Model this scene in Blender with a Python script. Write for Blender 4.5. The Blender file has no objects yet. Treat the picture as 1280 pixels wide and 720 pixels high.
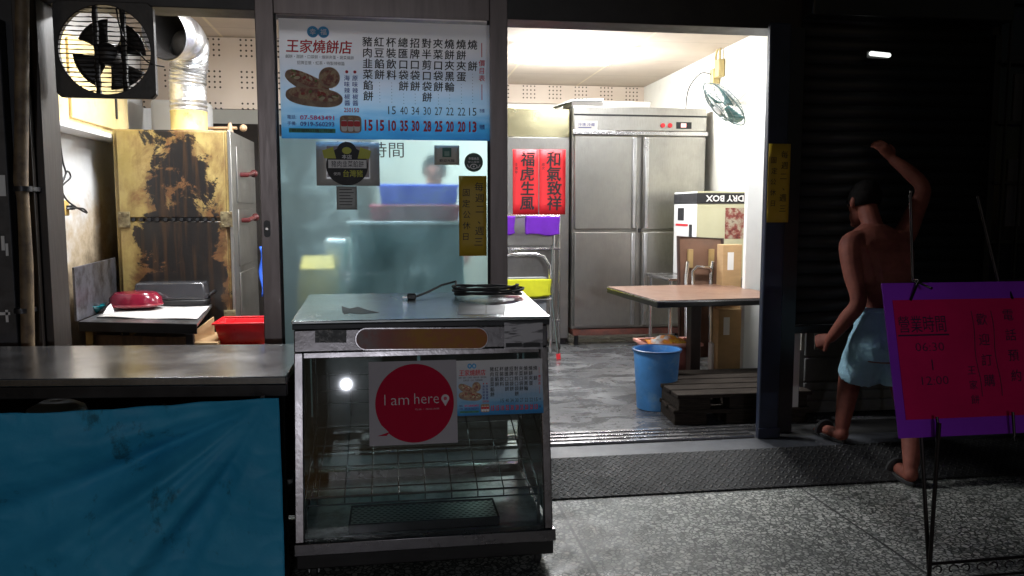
import bpy, bmesh, math, random
from mathutils import Vector, Matrix, Euler, noise as mnoise
random.seed(7)
SC = bpy.context.scene
COL = SC.collection
R = math.radians
# ------------------------------------------------------------------ camera, world, sun, exposure
CAM_H = 1.4; FPX = 1000.0; YAW = math.atan(.15); PIT = math.atan(.098)
cam_d = bpy.data.cameras.new('camera'); cam_d.sensor_width = 36; cam_d.lens = 36 * FPX / 1280
cam_d.clip_start = .05; cam_d.clip_end = 500
cam = bpy.data.objects.new('camera', cam_d); COL.objects.link(cam)
cam.location = (0, 0, CAM_H); cam.rotation_euler = (math.pi / 2 - PIT, 0, -YAW)
SC.camera = cam
W = bpy.data.worlds.new('World'); SC.world = W; W.use_nodes = True
wn = W.node_tree.nodes; wl = W.node_tree.links
bg = wn['Background']; sky = wn.new('ShaderNodeTexSky'); sky.sky_type = 'NISHITA'; sky.sun_disc = False
SUN_EL, SUN_AZ = R(8), R(200)
sky.sun_elevation = SUN_EL; sky.sun_rotation = SUN_AZ
wl.new(sky.outputs[0], bg.inputs[0]); bg.inputs[1].default_value = .006
sun_d = bpy.data.lights.new('moonlight', 'SUN'); sun_d.energy = .02; sun_d.angle = R(2); sun_d.color = (1, .95, .88)
sun = bpy.data.objects.new('moonlight', sun_d); COL.objects.link(sun)
sv = Vector((math.sin(SUN_AZ) * math.cos(SUN_EL), math.cos(SUN_AZ) * math.cos(SUN_EL), math.sin(SUN_EL)))
sun.rotation_euler = sv.to_track_quat('Z', 'Y').to_euler()
SC.view_settings.view_transform = 'Standard'; SC.view_settings.look = 'None'
SC.view_settings.exposure = 0.0; SC.view_settings.gamma = 1; SC.view_settings.use_curve_mapping = False
SC.cycles.use_denoising = True
SC.cycles.max_bounces = 12; SC.cycles.transparent_max_bounces = 16; SC.cycles.glossy_bounces = 5
SC.cycles.transmission_bounces = 8; SC.cycles.sample_clamp_indirect = 6
SC.cycles.caustics_reflective = False; SC.cycles.caustics_refractive = False

# ------------------------------------------------------------------ measuring: where a sight line meets a plane
_s, _c, _sp, _cp = math.sin(YAW), math.cos(YAW), math.sin(PIT), math.cos(PIT)
_F = Vector((_s * _cp, _c * _cp, -_sp)); _R = Vector((_c, -_s, 0)); _U = Vector((_s * _sp, _c * _sp, _cp))
def P(px, py, x=None, y=None, z=None):
    d = _F + _R * ((px - 640) / FPX) + _U * ((360 - py) / FPX)
    t = x / d.x if x is not None else y / d.y if y is not None else (z - CAM_H) / d.z
    return Vector((0, 0, CAM_H)) + d * t

# ------------------------------------------------------------------ materials
class NT:
    def __init__(s, name):
        s.m = bpy.data.materials.new(name); s.m.use_nodes = True
        s.t = s.m.node_tree; s.n = s.t.nodes; s.l = s.t.links
        s.b = s.n['Principled BSDF']; s.out = s.n['Material Output']
    def new(s, k, **kw):
        nd = s.n.new('ShaderNode' + k)
        for a, v in kw.items(): setattr(nd, a, v)
        return nd
    def put(s, sock, v):
        if isinstance(v, bpy.types.NodeSocket): s.l.new(v, sock)
        elif v is not None: sock.default_value = v
    def coord(s, scale=(1, 1, 1), rot=(0, 0, 0), loc=(0, 0, 0)):
        tc = s.new('TexCoord'); mp = s.new('Mapping'); s.l.new(tc.outputs['Object'], mp.inputs[0])
        mp.inputs['Scale'].default_value = scale; mp.inputs['Rotation'].default_value = rot; mp.inputs['Location'].default_value = loc
        return mp.outputs[0]
    def noise(s, scale=5, detail=4, rough=.55, vec=None, dist=0):
        nd = s.new('TexNoise'); nd.inputs['Scale'].default_value = scale; nd.inputs['Detail'].default_value = detail
        nd.inputs['Roughness'].default_value = rough; nd.inputs['Distortion'].default_value = dist
        if vec is None: vec = s.coord()
        s.l.new(vec, nd.inputs['Vector']); return nd.outputs['Fac']
    def ramp(s, fac, stops, interp='LINEAR'):
        r = s.new('ValToRGB'); r.color_ramp.interpolation = interp
        e = r.color_ramp.elements
        while len(e) < len(stops): e.new(.5)
        for k, (p, cc) in enumerate(stops):
            e[k].position = p
            e[k].color = (cc, cc, cc, 1) if isinstance(cc, (int, float)) else (*cc, 1)
        s.l.new(fac, r.inputs[0]); return r.outputs[0]
    def mix(s, f, a, b, blend='MIX'):
        m = s.new('MixRGB', blend_type=blend)
        s.put(m.inputs[0], f)
        for i, v in ((1, a), (2, b)):
            if isinstance(v, (tuple, list)): v = (*v, 1) if len(v) == 3 else v
            s.put(m.inputs[i], v)
        return m.outputs[0]
    def math(s, op, a, b=None, c=None, clamp=False):
        m = s.new('Math', operation=op); m.use_clamp = clamp
        s.put(m.inputs[0], a)
        if b is not None: s.put(m.inputs[1], b)
        if c is not None: s.put(m.inputs[2], c)
        return m.outputs[0]
    def sep(s, v):
        x = s.new('SeparateXYZ'); s.l.new(v, x.inputs[0]); return x.outputs
    def bump(s, h, strength=.3, dist=.01):
        b = s.new('Bump'); b.inputs['Strength'].default_value = strength; b.inputs['Distance'].default_value = dist
        s.l.new(h, b.inputs['Height']); s.l.new(b.outputs[0], s.b.inputs['Normal']); return b
    def base(s, col, rough=.5, metal=0, spec=None):
        if isinstance(col, (tuple, list)): col = (*col, 1)
        s.put(s.b.inputs['Base Color'], col); s.put(s.b.inputs['Roughness'], rough); s.put(s.b.inputs['Metallic'], metal)
        if spec is not None: s.b.inputs['Specular IOR Level'].default_value = spec

def M(name, col, rough=.5, metal=0, var=.18, scale=6, stretch=(1, 1, 1), bump=0, bscale=60, dirt=None, dirt_amt=.45, rvar=.12, spec=None, bdist=.002):
    n = NT(name)
    v = n.coord(stretch)
    f = n.noise(scale, 6, .6, v)
    lo = tuple(c * (1 - var) for c in col); hi = tuple(min(1, c * (1 + var)) for c in col)
    c = n.ramp(f, [(.3, lo), (.7, hi)])
    if dirt:
        g = n.noise(scale * 1.7, 8, .68, n.coord(stretch, loc=(3.1, 1.7, .4)))
        k = n.ramp(g, [(1 - dirt_amt - .1, 0.), (1 - dirt_amt + .14, 1.)])
        c = n.mix(k, c, dirt)
    r = n.math('MULTIPLY_ADD', n.noise(scale * 2.3, 5, .6, v), rvar * 2, rough - rvar, clamp=True)
    n.base(c, r, metal, spec)
    if bump: n.bump(n.noise(bscale, 5, .6, v), bump, bdist)
    return n.m

def steel(name, col=(.55, .55, .56), rough=.3, stretch=(1, 40, 1), bump=.06, smudge=True):
    n = NT(name)
    br = n.noise(14, 5, .6, n.coord(stretch)); sm = n.noise(3.5, 6, .65)
    c = n.ramp(br, [(.3, tuple(x * .86 for x in col)), (.7, tuple(min(1, x * 1.1) for x in col))])
    if smudge: c = n.mix(n.ramp(sm, [(.45, 0.), (.75, .5)]), c, tuple(x * .55 for x in col))
    r = n.math('MULTIPLY_ADD', sm, .34, rough - .15, clamp=True)
    n.base(c, r, 1.0); 
    if bump: n.bump(n.math('ADD', br, n.math('MULTIPLY', sm, 1.5)), bump, .004)
    return n.m

def emis(name, col, strength):
    n = NT(name); n.base((.8, .8, .8), .4)
    n.b.inputs['Emission Color'].default_value = (*col, 1); n.b.inputs['Emission Strength'].default_value = strength
    return n.m

m_black = M('black_plastic', (.012, .012, .013), .4)
m_grease = M('greasy_black', (.014, .011, .009), .45, var=.5, scale=20, bump=.5, bscale=45, dirt=(.05, .028, .012), dirt_amt=.3)
m_steel = steel('stainless')
m_steelv = steel('stainless_upright', (.37, .36, .335), .36, (40, 40, 1))
m_steelh = steel('stainless_sidewise', (.52, .51, .52), .24, (1, 40, 40), bump=.12)
m_dkmetal = M('dark_steel', (.03, .03, .033), .4, .6)
m_alu = M('anodised_frame', (.155, .13, .125), .38, .55, var=.15, scale=3, stretch=(9, 9, 1))
m_brownframe = M('brown_frame', (.020, .014, .011), .5, .15, var=.3, scale=3, stretch=(12, 12, 1))
m_header = M('header_paint', (.022, .019, .018), .5, var=.3)
m_navy = M('navy_column_paint', (.018, .024, .045), .42, var=.25, bump=.06, bscale=30)
m_wall = M('white_plaster', (.8, .78, .70), .75, var=.04, scale=3, dirt=(.66, .6, .48), dirt_amt=.3, bump=.08, bscale=40)
m_facade = M('facade_dark', (.02, .02, .022), .6, var=.4)
m_cream = M('cream_wood', (.68, .53, .26), .55, var=.12, dirt=(.45, .3, .13), dirt_amt=.33)
m_white = M('white_enamel', (.8, .8, .78), .35, var=.04)
m_paper = M('paper_white', (.75, .74, .72), .7, var=.03)
m_card = M('cardboard', (.42, .27, .13), .8, var=.12, scale=5, stretch=(1, 1, 4))
m_ink = M('black_ink', (.012, .012, .014), .6)
m_redink = M('red_ink', (.62, .02, .03), .55, var=.05)
m_blueink = M('blue_ink', (.04, .05, .25), .55, var=.05)
m_pinkink = M('magenta_ink', (.75, .04, .16), .55, var=.05)
m_whiteink = M('white_ink', (.8, .78, .78), .55, var=.03)
m_chrome = M('chrome_tube', (.62, .62, .62), .22, 1, var=.12, scale=9)
m_rubber = M('rubber', (.015, .015, .016), .75)
m_wood_dark = M('dark_wood', (.034, .027, .022), .85, var=.6, scale=8, stretch=(1, 12, 12), bump=.9, bscale=14, bdist=.006, spec=.12, dirt=(.10, .09, .08), dirt_amt=.3)

def make_door_glass():
    n = NT('frosty_film_glass')
    t = n.new('BsdfTransparent'); t.inputs[0].default_value = (.66, .93, 1, 1)
    rf = n.new('BsdfRefraction'); rf.inputs['IOR'].default_value = 1.14; rf.inputs['Roughness'].default_value = .34; rf.inputs['Color'].default_value = (.68, .94, .98, 1)
    tl = n.new('BsdfTranslucent'); tl.inputs[0].default_value = (.46, .72, .78, 1)
    df = n.new('BsdfDiffuse'); df.inputs[0].default_value = (.5, .6, .62, 1)
    gl = n.new('BsdfGlossy'); gl.inputs['Roughness'].default_value = .06
    sm = n.noise(2.6, 7, .62, n.coord((1, 1, .55)), .6)
    f = n.ramp(sm, [(.3, .03), (.55, .12), (.75, .36)])
    a = n.new('MixShader'); a.inputs[0].default_value = .2; n.l.new(rf.outputs[0], a.inputs[1]); n.l.new(t.outputs[0], a.inputs[2])
    d = n.new('MixShader'); d.inputs[0].default_value = .25; n.l.new(tl.outputs[0], d.inputs[1]); n.l.new(df.outputs[0], d.inputs[2])
    b = n.new('MixShader'); n.l.new(f, b.inputs[0]); n.l.new(a.outputs[0], b.inputs[1]); n.l.new(d.outputs[0], b.inputs[2])
    fr = n.new('Fresnel'); fr.inputs[0].default_value = 1.45
    e = n.new('MixShader'); n.l.new(fr.outputs[0], e.inputs[0]); n.l.new(b.outputs[0], e.inputs[1]); n.l.new(gl.outputs[0], e.inputs[2])
    n.l.new(e.outputs[0], n.out.inputs[0]); return n.m
def make_case_glass():
    n = NT('display_glass')
    t = n.new('BsdfTransparent'); t.inputs[0].default_value = (.86, .92, .91, 1)
    df = n.new('BsdfDiffuse'); df.inputs[0].default_value = (.5, .52, .55, 1)
    gl = n.new('BsdfGlossy'); gl.inputs['Roughness'].default_value = .025
    sm = n.ramp(n.noise(4, 7, .65), [(.4, .01), (.8, .05)])
    b = n.new('MixShader'); n.l.new(sm, b.inputs[0]); n.l.new(t.outputs[0], b.inputs[1]); n.l.new(df.outputs[0], b.inputs[2])
    fr = n.new('Fresnel'); fr.inputs[0].default_value = 1.5
    e = n.new('MixShader'); n.l.new(fr.outputs[0], e.inputs[0]); n.l.new(b.outputs[0], e.inputs[1]); n.l.new(gl.outputs[0], e.inputs[2])
    n.l.new(e.outputs[0], n.out.inputs[0]); return n.m
m_doorglass = make_door_glass(); m_caseglass = make_case_glass()

def make_terrazzo():
    n = NT('terrazzo')
    v = n.coord((1, 1, 0))
    wob = n.new('TexNoise'); wob.inputs['Scale'].default_value = 45; wob.inputs['Detail'].default_value = 2; n.l.new(v, wob.inputs['Vector'])
    vv = n.new('VectorMath', operation='MULTIPLY_ADD'); n.l.new(wob.outputs['Color'], vv.inputs[0]); vv.inputs[1].default_value = (.022, .022, 0); n.l.new(v, vv.inputs[2])
    e = n.new('TexVoronoi', feature='DISTANCE_TO_EDGE'); e.inputs['Scale'].default_value = 47; n.l.new(vv.outputs[0], e.inputs['Vector'])
    cc = n.new('TexVoronoi', feature='F1'); cc.inputs['Scale'].default_value = 47; n.l.new(vv.outputs[0], cc.inputs['Vector'])
    cell = n.sep(cc.outputs['Color'])
    chip = n.ramp(cell[0], [(0, (.13, .14, .125)), (.25, (.28, .29, .265)), (.55, (.40, .41, .375)), (1, (.52, .52, .48))])
    k = n.ramp(e.outputs['Distance'], [(.06, 0.), (.15, 1.)])
    c = n.mix(k, (.042, .047, .043), chip)
    blot = n.ramp(n.noise(1.9, 8, .68, v), [(.3, .62), (.7, 1.08)])
    c = n.mix(1, c, blot, 'MULTIPLY')
    gum = n.new('TexVoronoi', feature='F1'); gum.inputs['Scale'].default_value = 3.1; n.l.new(v, gum.inputs['Vector'])
    c = n.mix(n.ramp(gum.outputs['Distance'], [(.035, .8), (.055, 0.)]), c, (.04, .04, .038))
    c = n.mix(n.ramp(n.noise(3.3, 9, .75, n.coord((1, .6, 0), loc=(4, 2, 0))), [(.56, 0.), (.7, .55)]), c, (.07, .07, .065))
    xs = n.sep(v)
    g = n.math('PINGPONG', n.math('ADD', xs[0], -.765 + 1.26 * 20), .63)
    gx = n.math('LESS_THAN', g, .006)
    g2 = n.math('PINGPONG', n.math('ADD', xs[1], 1.26 * 20 - 2.4), .63)
    gy = n.math('LESS_THAN', g2, .006)
    c = n.mix(n.math('MAXIMUM', gx, gy), c, (.02, .02, .02))
    n.base(c, n.ramp(n.noise(9, 6, .6, v), [(.3, .42), (.7, .65)]), 0, .35)
    n.bump(e.outputs['Distance'], .15, .002)
    return n.m
def make_plate():
    n = NT('chequer_plate')
    v = n.coord(); s = n.sep(v); S = .042
    def lug(ox, ang):
        u = n.math('ADD', n.math('DIVIDE', s[0], S), ox); w = n.math('ADD', n.math('DIVIDE', s[1], S), ox)
        fu = n.math('SUBTRACT', n.math('FRACT', u), .5); fw = n.math('SUBTRACT', n.math('FRACT', w), .5)
        ca, sa = math.cos(ang), math.sin(ang)
        a = n.math('ADD', n.math('MULTIPLY', fu, ca), n.math('MULTIPLY', fw, sa))
        b = n.math('SUBTRACT', n.math('MULTIPLY', fw, ca), n.math('MULTIPLY', fu, sa))
        d = n.math('ADD', n.math('POWER', n.math('DIVIDE', a, .42), 2), n.math('POWER', n.math('DIVIDE', b, .12), 2))
        return n.math('SUBTRACT', 1, d, clamp=True)
    h = n.math('MAXIMUM', lug(0, R(45)), lug(.5, R(-45)))
    dirt = n.noise(6, 7, .65)
    c = n.mix(n.ramp(dirt, [(.35, 0.), (.7, 1.)]), (.008, .008, .009), (.024, .024, .024))
    c = n.mix(n.math('MULTIPLY', h, .5), c, (.05, .05, .05))
    n.base(c, n.ramp(dirt, [(.3, .5), (.7, .75)]), 0, .2)
    n.bump(h, 1.0, .006)
    return n.m
def make_shopfloor():
    n = NT('shop_floor_tile')
    v = n.coord((1, 1, 0)); s = n.sep(v)
    tx = n.math('LESS_THAN', n.math('PINGPONG', n.math('ADD', s[0], 9.15), .2), .005)
    ty = n.math('LESS_THAN', n.math('PINGPONG', n.math('ADD', s[1], .12), .2), .005)
    base = n.ramp(n.noise(3, 6, .6, v), [(.3, (.035, .037, .042)), (.7, (.085, .086, .092))])
    fl = n.noise(4.2, 10, .74, n.coord((.7, 1.35, 0), rot=(0, 0, R(-10))), .7)
    big = n.noise(1.15, 3, .5, n.coord((1, 1, 0), loc=(2.3, 5.1, 0)))
    k = n.math('MULTIPLY', n.ramp(fl, [(.38, 0.), (.76, 1.)]), n.ramp(big, [(.36, .12), (.56, 1.)]))
    c = n.mix(n.math('MULTIPLY', k, .55), base, (.42, .42, .42))
    c = n.mix(n.math('MULTIPLY', n.math('MAXIMUM', tx, ty), .8), c, (.03, .03, .03))
    n.base(c, n.ramp(fl, [(.35, .13), (.65, .42)]))
    n.bump(n.noise(24, 5, .6, n.coord((.5, 1.6, 0))), .28, .006)
    return n.m
def make_oven():
    n = NT('greasy_yellow_enamel')
    v = n.coord(); s = n.sep(v)                          # local x 0..0.78, z from base
    yel = n.ramp(n.noise(4, 5, .6), [(.3, (.25, .18, .05)), (.7, (.38, .29, .11))])
    yel = n.mix(n.ramp(n.noise(7, 9, .75, n.coord((1, 1, .6), loc=(2, 0, 3))), [(.45, 0.), (.7, .75)]), yel, (.17, .10, .04))
    rust = n.ramp(n.noise(9, 7, .7), [(.3, (.04, .016, .007)), (.7, (.17, .075, .028))])
    # keep the rim of the door clean, spread the burnt patch over its middle
    cx = n.math('SUBTRACT', 1, n.math('POWER', n.math('DIVIDE', n.math('ABSOLUTE', n.math('SUBTRACT', s[0], .44)), .40), 3), clamp=True)
    low = n.math('MULTIPLY', n.math('SUBTRACT', 2.0, s[2]), .2)
    a = n.math('ADD', n.noise(3.6, 9, .66, n.coord((1, 1, .8), loc=(.35, 0, 1.7)), .5), low)
    a = n.math('ADD', a, n.math('MULTIPLY', n.math('SUBTRACT', cx, 1), .35))
    c = n.mix(n.ramp(a, [(.44, 0.), (.6, .95)]), yel, rust)
    b = n.math('ADD', n.noise(4.2, 10, .7, n.coord((.8, 1, 1), loc=(1.25, 0, .9)), .4), n.math('MULTIPLY_ADD', low, .75, .02))
    b = n.math('ADD', b, n.math('MULTIPLY', n.math('SUBTRACT', cx, 1), .45))
    kb = n.ramp(b, [(.53, 0.), (.56, 1.)])
    c = n.mix(kb, c, (.012, .010, .009))
    drip = n.noise(26, 5, .6, n.coord((1, 1, .05)))
    c = n.mix(n.math('MULTIPLY', n.ramp(drip, [(.5, 0.), (.62, .3)]), cx), c, (.10, .045, .014))
    n.base(c, n.ramp(b, [(.4, .45), (.6, .3)]), .05)
    n.bump(b, .25, .01)
    return n.m
def make_stained_wall():
    n = NT('stained_tile_wall')
    v = n.coord(); s = n.sep(v)
    c = n.ramp(n.noise(4, 5, .6), [(.3, (.66, .66, .66)), (.7, (.8, .8, .79))])
    low = n.math('MULTIPLY', n.math('SUBTRACT', 1.55, s[2]), .55)
    a = n.math('ADD', n.noise(3.2, 8, .68), low)
    c = n.mix(n.ramp(a, [(.5, 0.), (.72, .7)]), c, (.42, .27, .09))
    c = n.mix(n.ramp(a, [(.72, 0.), (.95, .95)]), c, (.06, .035, .015))
    n.base(c, .55); n.bump(a, .15, .01); return n.m
def make_perf():
    n = NT('perforated_acoustic_board')
    v = n.coord(); s = n.sep(v); S = .045
    ix = n.math('FLOOR', n.math('DIVIDE', s[0], S)); iz = n.math('FLOOR', n.math('DIVIDE', s[2], S))
    fx = n.math('SUBTRACT', n.math('FRACT', n.math('DIVIDE', s[0], S)), .5); fz = n.math('SUBTRACT', n.math('FRACT', n.math('DIVIDE', s[2], S)), .5)
    d = n.math('SQRT', n.math('ADD', n.math('MULTIPLY', fx, fx), n.math('MULTIPLY', fz, fz)))
    hole = n.math('LESS_THAN', d, .2)
    gx = n.math('LESS_THAN', n.math('FLOORED_MODULO', ix, 7), 3.5); gz = n.math('LESS_THAN', n.math('FLOORED_MODULO', iz, 6), 3.5)
    k = n.math('MULTIPLY', hole, n.math('MULTIPLY', gx, gz))
    base = n.ramp(n.noise(2, 4), [(.3, (.55, .45, .36)), (.7, (.64, .54, .45))])
    n.base(n.mix(k, base, (.06, .045, .035)), .8); return n.m
def make_ceiling():
    n = NT('ceiling_board')
    v = n.coord(); s = n.sep(v)
    a = n.math('LESS_THAN', n.math('PINGPONG', n.math('ADD', s[0], 9.3), .455), .012)
    b = n.math('LESS_THAN', n.math('PINGPONG', n.math('ADD', s[1], 9.25), .455), .006)
    base = n.ramp(n.noise(1.6, 5, .6), [(.3, (.53, .44, .36)), (.7, (.62, .53, .44))])
    c = n.mix(a, base, (.72, .62, .46)); c = n.mix(n.math('MULTIPLY', b, .6), c, (.35, .3, .24))
    n.base(c, .85); n.bump(n.noise(50, 4), .1, .003); return n.m
def make_shutter():
    n = NT('shutter_slats'); n.base((.010, .011, .014), .55, .2); n.bump(n.noise(30, 4), .1, .002); return n.m
def make_tarp():
    n = NT('blue_tarpaulin')
    f = n.noise(3, 6, .6)
    c = n.ramp(f, [(.3, (.02, .27, .48)), (.7, (.05, .38, .62))])
    g = n.noise(7, 9, .75, n.coord((1, 1, .6), loc=(.5, 0, .8)))
    c = n.mix(n.ramp(g, [(.57, 0.), (.66, .7)]), c, (.015, .07, .09))
    n.base(c, .55, 0, .3); n.bump(n.math('ADD', n.noise(12, 7, .65), n.math('MULTIPLY', n.noise(240, 2, .5), .08)), .35, .01); return n.m
def make_menu_sheet(name):
    n = NT(name)
    v = n.coord(); s = n.sep(v)                       # local z -0.31 .. 0.31
    t = n.math('ADD', n.math('DIVIDE', s[2], .62), .5)
    w = n.noise(3, 4, .5, n.coord((1, 1, 5)))
    t2 = n.math('ADD', t, n.math('MULTIPLY', n.math('SUBTRACT', w, .5), .3))
    c = n.ramp(t2, [(.0, (.03, .20, .50)), (.12, (.05, .30, .62)), (.26, (.28, .50, .72)), (.5, (.50, .60, .74)), (.75, (.66, .66, .70)), (1, (.72, .70, .70))])
    n.base(c, .5, 0, .15)
    t = n.new('BsdfTranslucent'); n.l.new(c, t.inputs[0]); m = n.new('MixShader'); m.inputs[0].default_value = .13
    n.l.new(n.b.outputs[0], m.inputs[1]); n.l.new(t.outputs[0], m.inputs[2]); n.l.new(m.outputs[0], n.out.inputs[0]); return n.m
def make_photo(name, cols, scale):
    n = NT(name); f = n.noise(scale, 5, .6)
    n.base(n.ramp(f, [(.28, cols[0]), (.45, cols[1]), (.6, cols[2]), (.75, cols[3])]), .5); return n.m
def make_foil():
    n = NT('foil_duct'); f = n.noise(30, 6, .6)
    n.base(n.ramp(f, [(.3, (.6, .6, .6)), (.7, (.85, .85, .86))]), .3, .9); n.bump(f, .5, .01); return n.m
def make_skin():
    n = NT('skin'); f = n.noise(11, 9, .7)
    n.bump(n.noise(45, 6, .65), .25, .004)
    n.base(n.ramp(f, [(.3, (.13, .04, .03)), (.7, (.24, .08, .055))]), .68, 0, .25)
    n.b.inputs['Subsurface Weight'].default_value = .08; n.b.inputs['Subsurface Radius'].default_value = (.02, .008, .004); return n.m
m_skin = make_skin()

# ------------------------------------------------------------------ mesh helpers
def smooth_path(pts, k=6):
    pts = [Vector(p) for p in pts]; out = []
    for i in range(len(pts) - 1):
        p0, p1, p2, p3 = pts[max(i - 1, 0)], pts[i], pts[i + 1], pts[min(i + 2, len(pts) - 1)]
        for j in range(k):
            t = j / k; out.append(.5 * ((2 * p1) + (p2 - p0) * t + (2 * p0 - 5 * p1 + 4 * p2 - p3) * t * t + (3 * p1 - p0 - 3 * p2 + p3) * t ** 3))
    return out + [pts[-1]]
class B:
    def __init__(s): s.bm = bmesh.new()
    def face(s, vs, mi=0):
        try: f = s.bm.faces.new(vs); f.material_index = mi; return f
        except ValueError: return None
    def box(s, x0, x1, y0, y1, z0, z1, mi=0):
        v = [s.bm.verts.new(p) for p in ((x0, y0, z0), (x1, y0, z0), (x1, y1, z0), (x0, y1, z0), (x0, y0, z1), (x1, y0, z1), (x1, y1, z1), (x0, y1, z1))]
        for q in ((3, 2, 1, 0), (4, 5, 6, 7), (0, 1, 5, 4), (1, 2, 6, 5), (2, 3, 7, 6), (3, 0, 4, 7)): s.face([v[i] for i in q], mi)
        return s
    def prism(s, pts, vec, mi=0):
        a = [s.bm.verts.new(p) for p in pts]; b = [s.bm.verts.new(Vector(p) + Vector(vec)) for p in pts]; n = len(a)
        s.face(a[::-1], mi); s.face(b, mi)
        for i in range(n): s.face([a[i], a[(i + 1) % n], b[(i + 1) % n], b[i]], mi)
        return s
    def rings(s, rs, mi=0, closed=True, cap=True):
        vs = [[s.bm.verts.new(p) for p in r] for r in rs]; n = len(vs[0])
        for a, b in zip(vs, vs[1:]):
            for i in range(n if closed else n - 1): s.face([a[i], a[(i + 1) % n], b[(i + 1) % n], b[i]], mi)
        if cap: s.face(vs[0][::-1], mi); s.face(vs[-1], mi)
        return s
    def tube(s, path, r, n=8, mi=0, closed=False, cap=True, flat=1.0):
        path = [Vector(p) for p in path]; m = len(path)
        rad = r if isinstance(r, (list, tuple)) else [r] * m
        rs = []; up = None
        for i in range(m):
            if closed: t = path[(i + 1) % m] - path[i - 1]
            else: t = path[min(i + 1, m - 1)] - path[max(i - 1, 0)]
            t.normalize()
            if up is None:
                up = Vector((0, 0, 1)) if abs(t.z) < .9 else Vector((1, 0, 0))
            a = t.cross(up).normalized(); b = a.cross(t).normalized(); up = b
            rs.append([path[i] + (a * math.cos(2 * math.pi * k / n) + b * math.sin(2 * math.pi * k / n) * flat) * rad[i] for k in range(n)])
        if closed:
            rs.append(rs[0]); vs = [[s.bm.verts.new(p) for p in q] for q in rs[:-1]]
            for i in range(m):
                A, C = vs[i], vs[(i + 1) % m]
                for k in range(n): s.face([A[k], A[(k + 1) % n], C[(k + 1) % n], C[k]], mi)
            return s
        return s.rings(rs, mi, cap=cap)
    def cyl(s, p0, p1, r0, r1=None, n=16, mi=0, cap=True): return s.tube([p0, p1], [r0, r0 if r1 is None else r1], n, mi, cap=cap)
    def lathe(s, prof, c, n=32, mi=0, axis='z', cap=False, sx=1, sy=1):
        rs = []
        for r, h in prof:
            ring = []
            for k in range(n):
                a = 2 * math.pi * k / n; u, v = r * math.cos(a) * sx, r * math.sin(a) * sy
                ring.append((c[0] + u, c[1] + v, c[2] + h) if axis == 'z' else (c[0] + u, c[1] - h, c[2] + v) if axis == 'y' else (c[0] + h, c[1] + u, c[2] + v))
            rs.append(ring)
        return s.rings(rs, mi, cap=cap)
    def ball(s, c, rx, ry=None, rz=None, n=16, mi=0):
        ry = ry or rx; rz = rz or rx
        prof = [(max(1e-4, math.sin(math.pi * k / n)), -math.cos(math.pi * k / n)) for k in range(n + 1)]
        return s.rings([[(c[0] + rx * r * math.cos(2 * math.pi * j / n), c[1] + ry * r * math.sin(2 * math.pi * j / n), c[2] + rz * h) for j in range(n)] for r, h in prof], mi)
    def disc(s, cx, cz, r, y0, y1, n=48, mi=0, rz=None):
        rz = rz or r
        return s.prism([(cx + r * math.cos(2 * math.pi * k / n), y0, cz + rz * math.sin(2 * math.pi * k / n)) for k in range(n)], (0, y1 - y0, 0), mi)
    def sheet(s, fn, nu, nv, mi=0):
        vs = [[s.bm.verts.new(fn(i / nu, j / nv)) for i in range(nu + 1)] for j in range(nv + 1)]
        for j in range(nv):
            for i in range(nu): s.face([vs[j][i], vs[j][i + 1], vs[j + 1][i + 1], vs[j + 1][i]], mi)
        return s

LOC = {}
def thing(name, label, cat, loc=(0, 0, 0), rot=(0, 0, 0), group=None):
    o = bpy.data.objects.new(name, None); COL.objects.link(o); o.empty_display_size = .1
    o.location = loc; o.rotation_euler = rot; o['label'] = label; o['category'] = cat
    if group: o['group'] = group
    LOC[o.name] = Vector(loc); return o
def tag(o, label, cat, group=None):
    o['label'] = label; o['category'] = cat
    if group: o['group'] = group
    return o
def obj(name, b, mats, parent=None, local=False, bevel=0, smooth=35, solid=0, subsurf=0, remesh=0, origin=None, seg=2):
    """b's vertices are in world space unless local=True"""
    me = bpy.data.meshes.new(name)
    off = Vector((0, 0, 0))
    if parent is not None: off = LOC.get(parent.name, off)
    elif origin is not None: off = Vector(origin)
    if not local: bmesh.ops.translate(b.bm, verts=b.bm.verts, vec=-off)
    bmesh.ops.recalc_face_normals(b.bm, faces=b.bm.faces)
    b.bm.to_mesh(me); b.bm.free()
    for m in (mats if isinstance(mats, (list, tuple)) else [mats]): me.materials.append(m)
    o = bpy.data.objects.new(name, me); COL.objects.link(o)
    if parent is not None: o.parent = parent; LOC[o.name] = off
    elif origin is not None: o.location = origin; LOC[o.name] = off
    if smooth is not None:
        me.polygons.foreach_set('use_smooth', [True] * len(me.polygons)); me.set_sharp_from_angle(angle=R(smooth))
    if solid: md = o.modifiers.new('thick', 'SOLIDIFY'); md.thickness = solid; md.offset = 0
    if bevel: md = o.modifiers.new('bevel', 'BEVEL'); md.width = bevel; md.segments = seg; md.limit_method = 'ANGLE'; md.angle_limit = R(40)
    if remesh:
        md = o.modifiers.new('remesh', 'REMESH'); md.mode = 'VOXEL'; md.voxel_size = remesh; md.use_smooth_shade = True
        md = o.modifiers.new('soft', 'SMOOTH'); md.iterations = 4; md.factor = .5
    if subsurf: md = o.modifiers.new('sub', 'SUBSURF'); md.levels = subsurf; md.render_levels = subsurf
    return o
def structure(o): o['kind'] = 'structure'; return o
def copy_thing(root):
    r = root.copy(); COL.objects.link(r); LOC[r.name] = Vector(root.location)
    for ch in list(root.children):
        c = ch.copy(); COL.objects.link(c); c.parent = r
        for g in list(ch.children):
            d = g.copy(); COL.objects.link(d); d.parent = c
    return r

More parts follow.
